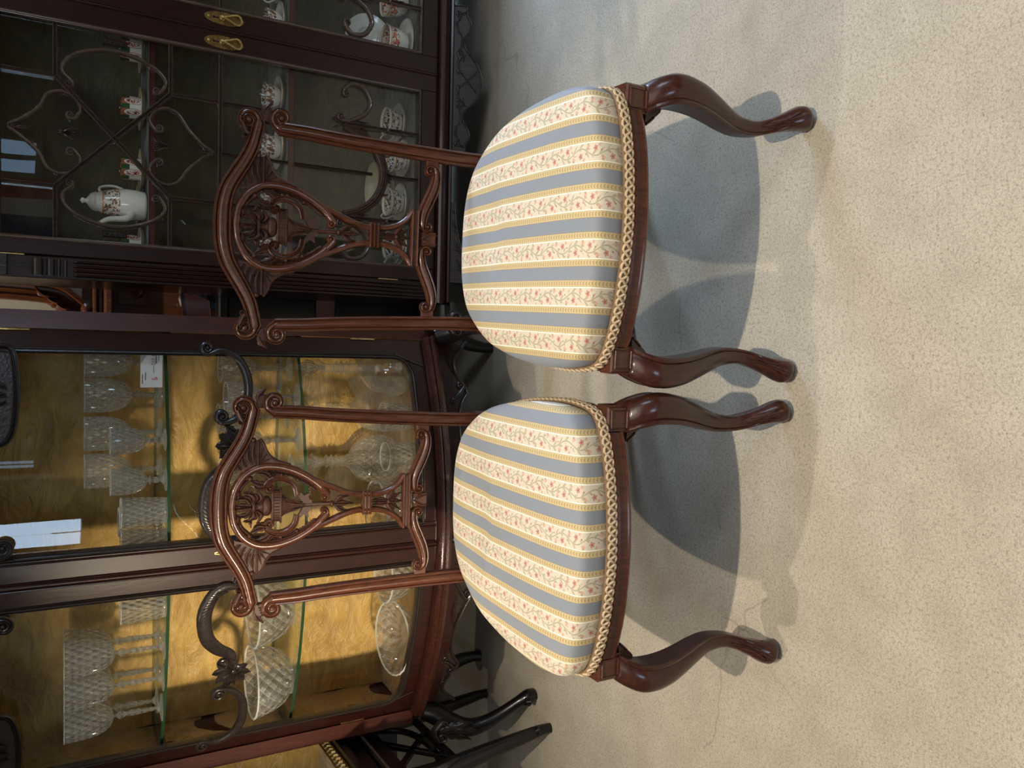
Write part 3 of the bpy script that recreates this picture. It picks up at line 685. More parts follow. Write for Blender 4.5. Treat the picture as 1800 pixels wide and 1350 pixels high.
for z in (1.133, .722):
    mb = MB(); box(mb, FRONT, CU0 + .022, CU1 - .022, z - .016, z, -CD + .022, -.06, .002); mb.build('shelf', OLIVE, K)
    mb = MB(); box(mb, FRONT, CU0 + .022, CU1 - .022, z - .018, z + .001, -.059, -.05, .003); mb.build('shelf_edge', REDPOST, K)
# carved apron: centre piece and corner brackets
ap = [(.438, .168), (.432, .135), (.438, .122), (.46, .122), (.49, .104), (.52, .112), (.55, .132), (.58, .124), (.605, .098), (.64, .07), (.688, .06), (.735, .07), (.77, .098), (.795, .124), (.825, .132), (.855, .112), (.885, .104), (.915, .122), (.937, .122), (.943, .135), (.937, .168)]
ap = [(a - .688 + CMID, b) for a, b in ap]
mb = MB(); poly(mb, FRONT, cr(ap, 3), -.006, .006); apo = mb.build('apron', APRM, K)
mb = MB(); strip(mb, FRONT, cr(ap, 4), .007, RND, .012, .004); mb.build('apron_rim', APRM, apo)
mb = MB(); TT = shift(FRONT, 0, 0, .006)
for s in (-1, 1):
    for a, b, bd in (((.03, .15), (.09, .12), .2), ((.1, .15), (.16, .145), -.2), ((.16, .15), (.215, .14), .25), ((.1, .14), (.06, .13), .1), ((.2, .15), (.235, .125), .2)):
        leaf(mb, TT, (CMID + s * a[0], a[1]), (CMID + s * b[0], b[1]), .016, .007, bd * s, 2)
    scroll(mb, TT, [(CMID + s * .03, .155), (CMID + s * .06, .145), (CMID + s * .085, .155)], .006, RND, .006, .002, (.008, s), (.008, -s))
    scroll(mb, TT, [(CMID + s * .225, .13), (CMID + s * .232, .15)], .007, RND, .006, .002, None, (.009, s))
    strip(mb, TT, [(CMID - s * .035, .08), (CMID + s * .035, .15)], .006, RND, .006, .002)
mb.build('apron_carving', APRM, apo)
for s in (0, 1):
    T = FRONT if not s else mirror(FRONT, CMID)
    br = [(.25, .170), (.25, .155), (.2, .152), (.15, .144), (.1, .13), (.05, .112), (.02, .09), (0, .05), (-.03, .03), (-.03, .17)]
    mb = MB(); poly(mb, T, br, -.006, .006); b = mb.build('corner_bracket', APRM, K)
    mb = MB(); strip(mb, T, cr(br[1:9], 4), .007, RND, .011, .004)
    for k in range(7): leaf(mb, shift(T, 0, 0, .006), (.22 - .034 * k, .163 - .004 * k), (.19 - .034 * k, .150 - .008 * k), .012 + .001 * k, .006, .2 * (-1) ** k, 2)
    mb.build('bracket_carving', APRM, b)
    for w in (-.03, -CD + .02):
        mb = MB(); vs = []
        for z, q, k in ((.17, .036, 0), (.1, .032, 0), (.03, .024, 0), (.0, .026, 0)): vs += [T(-.062 + a * q, z, w + b2 * q - .02) for a, b2 in ((-1, -1), (1, -1), (1, 1), (-1, 1))]
        mb.add(vs, [[i * 4 + k, i * 4 + (k + 1) % 4, i * 4 + 4 + (k + 1) % 4, i * 4 + 4 + k] for i in range(3) for k in range(4)] + [[0, 1, 2, 3], [15, 14, 13, 12]]); mb.build('foot', BLACK, K)

# ------------------------------------------------------------------ carved sideboard seen in the gap
Sx, Sy = -.35, 3.0
SB = thing('carved_sideboard', 'carved walnut sideboard with cream marble back seen in the gap between both cabinets', 'sideboard', (Sx, Sy, 0))
mb = MB(); box(mb, FRONT, 0, 1.2, .1, .84, -.42, 0, .004); mb.build('carcass', BLACK, SB)
mb = MB(); box(mb, FRONT, -.02, 1.22, .84, .875, -.42, .02, .006); mb.build('top', BLACK, SB)
for u in (.04, 1.16):
    for w in (-.04, -.38): mb = MB(); box(mb, FRONT, u - .03, u + .03, 0, .1, w - .03, w + .03); mb.build('foot', BLACK, SB)
TB = shift(FRONT, 0, 0, -.12)
mb = MB(); box(mb, TB, 0, 1.2, .875, 1.75, -.3, -.02); mb.build('back_board', OAK, SB)
mb = MB(); box(mb, TB, .06, 1.14, 1.30, 1.7, -.02, -.012); mb.build('marble_panel', MIRR, SB)
mb = MB()
for z, h, d in ((1.205, .03, .05), (1.235, .02, .03), (1.255, .014, .04)): box(mb, TB, 0, 1.2, z, z + h, -.02, d, .008)
mb.build('rail_moulding', OAK, SB)
for k in range(6):
    c = .1 + k * .2; mb = MB(); box(mb, TB, c - .07, c + .07, 1.10, 1.19, -.02, -.006)
    for a in (-1.2, -.6, 0, .6, 1.2): leaf(mb, TB, (c, 1.11), (c + sin(a) * .055, 1.12 + cos(a) * .055), .028, .014, .15)
    mb.build('leaf_panel', OAK, SB)
mb = MB(); fr = cr([(.0, 1.27), (.3, 1.275), (.55, 1.29), (.63, 1.34), (.66, 1.42), (.67, 1.7)], 6); strip(mb, TB, fr, .07, GRV, .03, .01)
for k in range(5): leaf(mb, TB, (.56 + .02 * k, 1.28 + .025 * k), (.60 + .02 * k, 1.33 + .028 * k), .04, .03, .2, 3, .01)
dome(mb, TB, .6, 1.29, .035, .022, .045); mb.build('carved_frame', OAK, SB)
def onboard(nm, lab, cat, u, w, z=.8755): return thing(nm, lab, cat, (Sx + u, Sy - w, z))
q = onboard('silver_dish', 'ribbed silver dish propped upright on the walnut sideboard in the gap', 'dish', .66, -.075)
mb = MB(); n = 28; vs = []
for r, dd in ((.0, .012), (.03, .012), (.055, 0), (.057, .003), (.03, .017), (.0, .017)):
    for k in range(n): vs.append((r * (1 + .04 * (k % 2)) * cos(2 * pi * k / n), -dd + .03, .06 + r * (1 + .04 * (k % 2)) * sin(2 * pi * k / n)))
mb.add(vs, [[i * n + k, i * n + (k + 1) % n, i * n + n + (k + 1) % n, i * n + n + k] for i in range(5) for k in range(n)]); mb.build('dish_body', SILVER, q)
mb = MB(); box(mb, IDT, -.04, .04, .012, .03, 0, .02); mb.build('stand', BLACK, q)
q = onboard('wooden_tray', 'reddish wooden tray leaning against the walnut sideboard back', 'tray', .60, -.06)
mb = MB(); box(mb, lambda u, v, w: (u * .9 + v * .35, .02 + v * .12 - w, v * .9 + u * .1 + .012), -.06, .06, 0, .11, 0, .012, .003); mb.build('tray_board', REDPOST, q)
mb = MB(); strip(mb, lambda u, v, w: (u * .9 + v * .35, .02 + v * .12 - w - .012, v * .9 + u * .1 + .012), [(-.058, .002), (.058, .002), (.058, .108), (-.058, .108)], .006, RND, .006, .002, True); mb.build('tray_rim', REDPOST, q)
q = onboard('pink_card', 'small dusty pink card lying against a dark box front', 'card', .62, .008, .45)
mb = MB(); box(mb, lambda u, v, w: (u, -w, v), -.05, .05, 0, .07, -.006, 0, .001); mb.build('card_face', PINK, q)
mb = MB(); box(mb, lambda u, v, w: (u, -w, v), -.052, .052, -.012, 0, -.006, .012, .001); mb.build('card_ledge', BLACK, q)

# ------------------------------------------------------------------ small display table on legs, beside the vitrine
D = thing('display_table', 'small dark vitrine table on sabre legs with gold-lined case and lattice side', 'table', (-1.168, 2.17, 0))
for x in (0, -.75):
    for y, dy in ((0, -.0), (.42, .02)):
        mb = MB(); xs = .038 if x == 0 and y == 0 else 0; P = cr([(x, y + .02, .50), (x + xs * .3, y + .008, .38), (x + .008 + xs * .7, y, .25), (x + .018 + xs, y - .004 + dy, .1), (x + .028 + xs, y - .006 + dy, .03), (x + .03 + xs, y - .01 + dy, 0)], 5)
        tube(mb, P, lambda t: .034 - .018 * min(1, t * 1.15), 10); l = mb.build('leg', BLACK, D)
        if y == 0:
            mb = MB(); T = lambda u, v, w: (x + u + (.03 + xs) * (1 - v / .45), y - .018 - w, v)
            for a in (-.35, 0, .35): leaf(mb, T, (0, .46), (sin(a) * .12, .33), .034, .012, 0, 3, .004)
            mb.build('knee_carving', EBON, l)
            mb = MB(); lathe(mb, [(.001, -.012), (.012, -.006), (.014, .002), (.008, .012), (.001, .014)], (x + .034 + xs, y - .016, .05), 12); mb.build('toe_boss', BLACK, l)
mb = MB(); rect = [(.03, -.03), (.03, .46), (-.79, .46), (-.79, -.03)]
for z, o1, h in ((.47, 0, .05), (.52, .012, .016), (.54, .0, .05), (.592, .02, .02)):
    box(mb, IDT, -.79 - o1, .03 + o1, -.03 - o1, .46 + o1, z, z + h, .004)
mb.build('table_frame', BLACK, D)
mb = MB()
for z in (.528, .602): 
    for xx in (.0445,): strip(mb, lambda u, v, w: (xx + w * .5, u, v), [(-.04, z), (.47, z)], .008, RND, .008, .003)
    strip(mb, lambda u, v, w: (u, -.0435 - w * .5, v), [(-.8, z), (.04, z)], .008, RND, .008, .003)
mb.build('frame_bead', ROD, D)
mb = MB(); box(mb, IDT, -.77, .01, .43, .445, .613, 1.1); box(mb, IDT, -.77, .01, -.01, .43, .6125, .622); mb.build('case_lining', GOLD, D)
mb = MB()
for x in (-.775, .005):
    for y in (-.015, .435): box(mb, IDT, x - .012, x + .012, y - .012, y + .012, .6125, 1.12)
box(mb, IDT, -.79, .02, -.03, .45, 1.12, 1.16, .006); mb.build('case_frame', BLACK, D)
mb = MB(); mb.add([(.008, 0, .62), (.008, .425, .62), (.008, .425, 1.12), (.008, 0, 1.12)], [[0, 1, 2, 3]]); mb.add([(-.76, -.016, .62), (-.006, -.016, .62), (-.006, -.016, 1.12), (-.76, -.016, 1.12)], [[0, 1, 2, 3]]); mb.build('case_glass', PANE, D)
mb = MB(); T = lambda u, v, w: (.022 + w, u, v)
for k in range(18): scroll(mb, T, [(-.015 + k * .025, .618), (-.008 + k * .025, .63), (-.015 + k * .025, .642)], .006, RND, .005, .002, None, None, 3)
box(mb, T, -.02, .45, .6125, .617, -.002, .004); box(mb, T, -.02, .45, .644, .649, -.002, .004); mb.build('brass_gallery', BRASS, D)
mb = MB(); T = lambda u, v, w: (.0 + w, u, v)
strip(mb, T, [(.10, .30), (.30, .47)], .02, FLT, .007, .007); strip(mb, T, [(.30, .30), (.10, .47)], .02, FLT, .007, .007)
strip(mb, T, cr([(.02, .47), (.06, .36), (.2, .325), (.34, .36), (.40, .47)], 5), .018, FLT, .007, .007); box(mb, T, .0, .42, .285, .305, -.009, .009); mb.build('lattice_panel', BLACK, D)

# ------------------------------------------------------------------ the two side chairs
CH = thing('side_chair', 'carved mahogany side chair with striped brocade seat, standing before the china cabinet', 'chair', (.294, 1.2245, 0), R(-5.5), 'pair of carved side chairs')
half = [(0, -.047), (.1, -.040), (.18, -.024), (.232, -.004), (.257, .018), (.268, .06), (.272, .13), (.263, .25), (.240, .36), (.207, .44), (.162, .505), (.092, .543)]
outl = half + [(0, .552)] + [(-a, b) for a, b in half[:0:-1]]
O = cr(outl, 8, True)
# cushion
mb = MB(); n = len(O); rings = [(.452, .978), (.460, .990), (.475, 1.002), (.494, 1.002), (.504, .996), (.511, .983), (.516, .962), (.521, .92), (.527, .82), (.533, .65), (.536, .45), (.538, .22)]
vs = []
for z, s in rings:
    for x, y in O: vs.append((x * s, .26 + (y - .26) * s, z - .012 * max(0, (y - .35) / .2) * (1 if z > .5 else 0)))
vs.append((0, .26, .539)); fs = [[i * n + k, i * n + (k + 1) % n, (i + 1) * n + (k + 1) % n, (i + 1) * n + k] for i in range(len(rings) - 1) for k in range(n)]
fs += [[(len(rings) - 1) * n + k, (len(rings) - 1) * n + (k + 1) % n, len(vs) - 1] for k in range(n)] + [list(range(n))[::-1]]
mb.add(vs, fs); CUSH = mb.build('seat_cushion', FAB_A, CH, 60)
# seat rails
def sub(p0, p1): return [p for p in O if p0(p) ]
front = sorted([p for p in O if p[1] < .0 and abs(p[0]) < .222], key=lambda p: p[0])
RP = [(.004, .402), (-.004, .404), (-.007, .409), (-.004, .413), (-.003, .428), (-.007, .432), (-.005, .4375), (.012, .4375), (.03, .4375), (.03, .402)]
mb = MB(); sweep(mb, front, RP); mb.build('front_rail', CHAIRWOOD, CH)
side = [p for p in O if p[0] > .2 and .04 < p[1] < .46]; side = sorted(side, key=lambda p: p[1])
for s in (1, -1):
    pth = [(s * (x - .006), y) for x, y in side]; pth = pth if s > 0 else pth[::-1]
    mb = MB(); sweep(mb, pth, RP); mb.build('side_rail', CHAIRWOOD, CH)
mb = MB(); box(mb, FRONT, -.2, .2, .40, .455, -.535, -.505); mb.build('rear_rail', CHAIRWOOD, CH)
mb = MB(); box(mb, IDT, -.2, .2, .0, .50, .437, .452, .002); mb.build('seat_board', BLACK, CH)
for s in (1, -1):
    mb = MB(); u0, u1 = s * .222, s * .273; a, b = min(u0, u1), max(u0, u1)
    box(mb, FRONT, a, b, .384, .438, -.045, .007, .003); blk = mb.build('corner_block', CHAIRWOOD, CH)
    mb = MB(); strip(mb, FRONT, [(a + .008, .392, .007), (b - .008, .392, .007), (b - .008, .430, .007), (a + .008, .430, .007)], .004, RND, .003, .001, True)
    T = lambda u, v, w: (s * (.273 + w), u, v); strip(mb, T, [(.003, .392), (.037, .392), (.037, .430), (.003, .430)], .004, RND, .003, .001, True); mb.build('block_panel', CHAIRWOOD, blk)
# braid: two interlaced cords on a tape
bp = [p for p in O if p[1] < .47]; i0 = max(range(len(O)), key=lambda i: (O[i][1] > .47) * 1 + O[i][1] * 0 + (1 if O[i][1] > .47 and O[(i + 1) % len(O)][1] <= .47 else 0))
bp = [O[(i0 + 1 + k) % len(O)] for k in range(len(bp))]
mb = MB(); sweep(mb, bp, [(.004, .4385), (-.004, .4385), (-.005, .448), (-.004, .4585), (.004, .4585)]); tp = mb.build('braid_tape', TAPE, CH)
L = [0]
for p, q in zip(bp, bp[1:]): L.append(L[-1] + hypot(q[0] - p[0], q[1] - p[1]))
def at(sv):
    sv = max(0, min(L[-1] - 1e-6, sv)); i = 0
    import bisect
    i = min(len(bp) - 2, bisect.bisect_right(L, sv) - 1); f = (sv - L[i]) / (L[i + 1] - L[i]); p, q = bp[i], bp[i + 1]; d = hypot(q[0] - p[0], q[1] - p[1])
    return p[0] + (q[0] - p[0]) * f, p[1] + (q[1] - p[1]) * f, (q[1] - p[1]) / d, -(q[0] - p[0]) / d
lam = .0185
sgn = 1 if at(L[-1] / 2)[3] < 0 else -1
lam = .0165
for ph in (0,):
    mb = MB(); pts = []; N = int(L[-1] / lam * 14)
    for k in range(N):
        f = k / 14 + ph; x, y, nx, ny = at(k / 14 * lam - .0046 * sin(4 * pi * f)); o = .0052 + .0018 * cos(4 * pi * f + 1)
        pts.append((x + sgn * nx * o, y + sgn * ny * o, .4485 + .0086 * sin(2 * pi * f)))
    tube(mb, pts, .0025, 6); mb.build('braid_cord', GIMP, tp)
# cabriole front legs
LV = [(.000, .257, -.050, .015), (.008, .259, -.053, .020), (.024, .262, -.056, .0235), (.040, .260, -.051, .0225), (.065, .250, -.036, .018), (.092, .240, -.021, .0155), (.12, .2345, -.011, .0155), (.16, .2365, -.006, .019),
      (.20, .2455, -.010, .023), (.24, .2565, -.016, .0262), (.28, .2655, -.021, .0288), (.32, .270, -.022, .0305), (.35, .2685, -.018, .0302), (.375, .260, -.004, .029), (.392, .250, .012, .027)]
LVs = cr(LV, 4)
PR = [(-1, -.7), (-.97, -.95), (-.84, -1.04), (-.68, -1.0), (-.62, -.84), (-.52, -.93), (0, -1.04), (.5, -1.0), (.82, -.82), (1, -.5), (1.04, 0), (.98, .5), (.84, .62), (.98, .78), (.98, .95), (.7, 1), (0, 1), (-.7, 1), (-1, .7), (-1, 0)]
for s in (1, -1):
    mb = MB(); K = len(PR); vs = []
    for z, cx, cy, hw in LVs:
        f = min(1, max(0, (z - .045) / .05))
        for a, b in PR:
            q = sqrt(a * a + b * b); ra, rb = a / q * 1.08, b / q * 1.08
            vs.append((s * (cx + hw * (a * f + ra * (1 - f))), cy + hw * (b * f + rb * (1 - f)), z))
    N = len(LVs); mb.add(vs, [[i * K + k, i * K + (k + 1) % K, (i + 1) * K + (k + 1) % K, (i + 1) * K + k] for i in range(N - 1) for k in range(K)] + [list(range(K)), [(N - 1) * K + k for k in range(K)]])
    leg = mb.build('leg', LEGWOOD, CH)
    def fy(z):
        for p, q in zip(LVs, LVs[1:]):
            if p[0] <= z <= q[0]:
                f = (z - p[0]) / max(1e-6, q[0] - p[0]); return tuple(p[i] + (q[i] - p[i]) * f for i in (1, 2, 3))
        return LVs[-1][1:]
    def T(u, v, w):
        cx, cy, hw = fy(max(0, v)); q = max(-1, min(1, u / hw)); return (s * (cx + u), cy - hw * 1.04 * sqrt(max(.1, 1 - .5 * q * q)) - w, v)
    mb = MB(); leaf(mb, T, (.001, .105), (.002, .03), .020, .006, 0, 3, -.001, tip=.004); leaf(mb, T, (-.004, .09), (-.011, .045), .012, .006, .1, 2, -.001); leaf(mb, T, (.006, .09), (.012, .045), .012, .006, -.1, 2, -.001); dome(mb, T, .002, .036, .007, .008, .005)
    mb.build('leaf_carving', CARVED, leg)
    mb = MB(); T2 = lambda u, v, w: (s * u, -.001 - w, v)       # little ear beside the knee
    poly(mb, T2, cr([(.224, .386), (.205, .387), (.209, .379), (.219, .366), (.238, .35), (.25, .386)], 3), -.03, .001)
    strip(mb, T2, cr([(.205, .385), (.211, .377), (.220, .367)], 4), .006, RND, .004, .015); mb.build('knee_bracket', LEGWOOD, leg)
    mb = MB(); P = cr([(s * .197, .522, .46), (s * .197, .524, .38), (s * .196, .526, .25), (s * .195, .518, .12), (s * .193, .50, .0)], 5)
    tube(mb, P, lambda t: .021 - .006 * t, 8); mb.build('rear_leg', LEGWOOD, CH)
# back
CL, SLn = cos(R(9)), sin(R(9))
TBk = lambda u, v, w: (u, .515 + v * SLn - w * CL, .45 + v * CL + w * SLn)
TBm = mirror(TBk)
for T in (TBk, TBm):
    mb = MB(); scroll(mb, T, [(.197, -.01), (.1975, .06), (.2, .15), (.203, .23), (.207, .317), (.211, .38), (.215, .43), (.2165, .465), (.2175, .492)], lambda t: .034 - .005 * t, MLD, .011, .013, None, (.0215, -1, 1.4))
    st = mb.build('stile', CHAIRWOOD, CH)
    mb = MB(); box(mb, T, .226, .256, .508, .532, -.011, .004, .002)
    for k in range(5): dome(mb, T, .229 + .006 * k, .522 - .002 * k, .003, .003, .008, n=8, rings=3)
    leaf(mb, T, (.245, .53), (.272, .51), .02, .006, .1, 2); mb.build('stile_bead', CARVED, st)
crest = cr([(0, .611), (.04, .609), (.077, .6005), (.107, .585), (.14, .5655), (.17, .5515), (.2, .5435), (.222, .5385)], 6)
pts = [(-a, b) for a, b in crest[:0:-1]] + crest
vr, c1 = volute(crest[-1], (crest[-1][0] - crest[-2][0], crest[-1][1] - crest[-2][1]), .0225, 1, 1.4)
full = [(-a, b) for a, b in vr[::-1]] + pts + vr
W = [.017 * (1 - .55 * k / len(vr)) for k in range(len(vr))]
mid = [.040 - .010 * min(1, abs(p[0]) / .2) for p in pts]
mb = MB(); strip(mb, TBk, full, W[::-1] + mid + W, MLD, .014, .012)
for s in (1, -1): disc(mb, TBk, s * c1[0], c1[1], .0205, .003, .012); dome(mb, TBk, s * c1[0], c1[1], .008, .008, .014)
cre = mb.build('crest_rail', CHAIRWOOD, CH)
for T in (TBk, TBm):
    mb = MB(); scroll(mb, T, [(.222, .572), (.208, .5665), (.197, .561)], .013, RND, .013, .01, None, (.006, -1, 1.0))
    leaf(mb, T, (.236, .578), (.196, .560), .02, .012, .12, 2, .0); mb.build('crest_leaf', CARVED, cre)
ring = [(0, .582), (.036, .5765), (.068, .559), (.087, .533), (.0925, .505), (.0885, .472), (.078, .441), (.061, .411), (.042, .387), (.022, .370)]
rg = cr(ring, 6); rgf = [(-a, b) for a, b in rg[:0:-1]] + rg
mb = MB(); strip(mb, TBk, rgf, .0185, RND, .010, .009)
for s in (1, -1):
    T = TBk if s > 0 else TBm
    v2, cc = volute((.022, .370), (-.02, -.013), .0085, -1, 1.2); strip(mb, T, [(.04, .385), (.022, .370)] + v2, [.016] * 2 + [.0085 * (1 - .5 * k / len(v2)) for k in range(len(v2))], RND, .012, .008); dome(mb, T, cc[0], cc[1], .0055, .0055, .013)
OV = mb.build('oval_frame', CHAIRWOOD, CH)
for T in (TBk, TBm):                                            # husks inside the oval
    mb = MB(); inn = cr([(.078, .505), (.075, .475), (.066, .446), (.05, .418), (.034, .396)], 4)
    for k in range(len(inn) - 1):
        a, b = inn[k], inn[k + 1]; leaf(mb, T, (a[0] + .004, a[1] + .004), (b[0] - .001, b[1] - .001), .011, .007, 0, 2)
    for k in (4, 9): dome(mb, T, inn[k][0] - .003, inn[k][1], .005, .005, .010)
    mb.build('husk_garland', CARVED, OV)
mb = MB()                                                       # lower splat: waisted pair of straps
for T in (TBk, TBm):
    strip(mb, T, cr([(.066, .42), (.05, .385), (.036, .352), (.024, .322), (.0185, .295), (.0175, .272), (.02, .246), (.03, .218), (.046, .199), (.062, .188)], 6), .0135, RND, .009, .009)
SPL = mb.build('splat_strap', CHAIRWOOD, CH)
mb = MB(); box(mb, TBk, -.0265, .0265, .266, .289, -.01, .008, .003)
for z in (.269, .2775, .286): strip(mb, TBk, [(-.028, z), (.028, z)], .006, RND, .014, .009)
mb.build('splat_collar', CHAIRWOOD, CH)
mb = MB(); box(mb, TBk, -.064, .064, .171, .192, -.01, .006, .003)
for z in (.175, .188): strip(mb, TBk, [(-.066, z), (.066, z)], .008, RND, .012, .009)
mb.build('splat_base', CHAIRWOOD, CH)
mb = MB()                                                       # fan carving above the base
for a in (-.95, -.5, 0, .5, .95): leaf(mb, TBk, (0, .23), (sin(a) * .045, .23 - cos(a) * .04), .017, .009, 0, 3, 0)
for s in (-1, 1): leaf(mb, TBk, (s * .005, .225), (s * .006, .265), .011, .008, 0, 2)
leaf(mb, TBk, (0, .222), (0, .266), .011, .01); dome(mb, TBk, 0, .226, .007, .006, .012); mb.build('fan_carving', CARVED, CH)
mb = MB()                                                       # hanging bud
for s in (-1, 1): leaf(mb, TBk, (s * .002, .352), (s * .017, .32), .016, .009, .15 * s, 2, 0)
leaf(mb, TBk, (0, .355), (0, .308), .018, .012, 0, 2); dome(mb, TBk, 0, .36, .008, .005, .012); mb.build('bud_carving', CARVED, CH)
# urn with acanthus
mb = MB()
def relief(pr, fl=.75, back=-.008):
    vs = []; K = 11
    for r, v in pr:
        for k in range(K): a = -pi / 2 + pi * k / (K - 1); vs.append(TBk(r * sin(a), v, r * fl * cos(a)))
        vs += [TBk(r, v, back), TBk(-r, v, back)]
    K += 2; n = len(pr); mb.add(vs, [[i * K + k, i * K + (k + 1) % K, (i + 1) * K + (k + 1) % K, (i + 1) * K + k] for i in range(n - 1) for k in range(K)] + [list(range(K)), [(n - 1) * K + k for k in range(K)][::-1]])
relief([(.039, .4735), (.041, .4745), (.0405, .477), (.037, .478), (.0365, .491), (.0405, .4925), (.041, .495), (.038, .4965)], .3)
for k in range(13): a = -1.2 + k * .2; strip(mb, TBk, [(.0365 * sin(a), .479, .0365 * .3 * cos(a) - .001), (.0365 * sin(a), .4905, .0365 * .3 * cos(a) - .001)], .0036, RND, .003, .002)
relief(cr([(.010, .496), (.0195, .500), (.0225, .507), (.0205, .513), (.011, .517), (.0095, .522), (.011, .529), (.017, .533), (.0175, .538)], 4), .8)
relief(cr([(.0035, .362), (.0045, .40), (.006, .426), (.012, .452), (.026, .473)], 4), .6)
for s in (-1, 1):
    for q in (.4, .8): leaf(mb, TBk, (s * .003, .425), (s * (.006 + .018 * q), .471), .011, .005, .05 * s, 2, .006)
    poly(mb, TBk, [(s * .004, .425), (s * .024, .437), (s * .030, .432), (s * .022, .424), (s * .029, .412), (s * .018, .414), (s * .004, .405)], -.007, .006)
urn = mb.build('urn_carving', CARVED, CH)
for T in (TBk, TBm):
    mb = MB(); scroll(mb, T, [(.0235, .4395), (.044, .4445), (.059, .460), (.0645, .482), (.058, .501), (.047, .509)], lambda t: .0125 + .002 * t, GRV, .010, .008, None, (.0105, 1, 1.3)); cs = mb.build('c_scroll', CHAIRWOOD, CH)
    mb = MB()
    for a, b, wd, bd in (((.062, .498), (.078, .531), .02, -.15), ((.05, .508), (.062, .545), .022, .1), ((.066, .487), (.084, .505), .015, .1), ((.045, .508), (.045, .535), .016, .1)): leaf(mb, T, a, b, wd, .010, bd, 3, 0)
    dome(mb, T, .0655, .543, .006, .006, .013); strip(mb, T, cr([(.062, .545), (.045, .561), (.02, .569)], 4), [.006] * 9, RND, .009, .006); mb.build('scroll_leaf', CARVED, cs)
    mb = MB()
    for a, b, wd, bd in (((.002, .539), (.034, .553), .024, -.4), ((.004, .537), (.040, .528), .02, -.45), ((.001, .54), (.018, .574), .022, -.3), ((.033, .556), (.048, .540), .014, -.4), ((.0, .54), (.004, .576), .02, 0), ((.018, .56), (.04, .566), .014, .2)): leaf(mb, T, a, b, wd, .011, bd, 3, 0, tip=.003)
    mb.build('acanthus_leaf', CARVED, urn)
    # spandrel wings between oval, crest and stile
    mb = MB(); poly(mb, T, cr([(.152, .528), (.153, .520), (.143, .514), (.125, .507), (.110, .494), (.099, .474), (.096, .50), (.098, .528)], 3), -.008, .004)
    strip(mb, T, [(.096, .5265), (.152, .5265)], .006, RND, .010, .006); strip(mb, T, cr([(.155, .523), (.143, .514), (.125, .507), (.110, .494), (.1, .474), (.094, .455)], 4), .006, RND, .009, .006)
    for a in (.3, .75, 1.2): leaf(mb, T, (.099, .527), (.099 + .04 * sin(a), .527 - .03 * cos(a)), .008, .004, 0, 2, .004)
    sp = mb.build('spandrel', CARVED, CH)
    mb = MB(); poly(mb, T, [(.096, .528), (.15, .528), (.156, .540), (.135, .552), (.10, .575), (.076, .577), (.082, .555)], -.008, .002)
    for a, b, bd in (((.1, .532), (.152, .533), .1), ((.098, .54), (.14, .546), .15), ((.092, .552), (.12, .56), .15), ((.086, .563), (.1, .574), .1)): leaf(mb, T, a, b, .015, .008, bd, 3, .001)
    dome(mb, T, .153, .537, .006, .006, .010); mb.build('spandrel_leaf', CARVED, sp)
    # lower rail: one S-scroll each side
    mb = MB(); scroll(mb, T, [(.028, .1635), (.045, .1645), (.066, .160), (.09, .150), (.113, .1405), (.135, .1345), (.153, .1335), (.164, .1365)], lambda t: .019 + .008 * sin(pi * min(1, t * 1.1)), MLD, .011, .010, (.0125, 1, 1.3), (.0125, 1, 1.3)); lr = mb.build('lower_rail', CHAIRWOOD, CH)
    mb = MB(); box(mb, T, .166, .186, .128, .158, -.010, .003, .002); mb.build('rail_tenon', CHAIRWOOD, lr)
mb = MB(); box(mb, TBk, -.017, .017, .130, .166, -.009, .003, .002)
for s in (-1, 1): leaf(mb, TBk, (0, .165), (s * .012, .125), .012, .008, .1 * s, 2, .002)
mb.build('rail_centre', CHAIRWOOD, CH)
CH2 = copy_tree(CH); CH2.location = (-.3165, 1.275, 0); CH2.rotation_euler = (0, 0, R(-3.5))
CH2['label'] = 'carved mahogany side chair with striped brocade seat, standing before the bow-fronted glass cabinet'
for o in CH2.children:
    if o.name.startswith('seat_cushion'): o.material_slots[0].link = 'OBJECT'; o.material_slots[0].material = FAB_B

# ------------------------------------------------------------------ glassware in the vitrine
def inV(x, y, z): return (V.matrix_basis @ Vector((x, y, z)))
V.rotation_euler = (0, 0, R(-4.5)); bpy.context.view_layer.update()
MV = Matrix.Translation((-.46, 2.372, 0)) @ Matrix.Rotation(R(-4.5), 4, 'Z')
MK = Matrix.Translation((.389, 2.562, 0)) @ Matrix.Rotation(R(-2.6), 4, 'Z')
def parts(name, label, cat, group, defs):
    t = thing(name, label, cat, (0, 0, 0), 0, group)
    for nm, prof, mt, kw in defs: lathe(MB(), prof, **kw).build(nm, mt, t, 50) if True else 0
    return t
def place(t, M, x, y, z, rz=0): t.location = M @ Vector((x, y, z)); t.rotation_euler = (0, 0, rz); return t
def bowlprof(pts, th=.0014): return pts + [(r - th, z + (th if i == len(pts) - 1 else 0)) for i, (r, z) in list(enumerate(pts))[::-1]] if th else pts
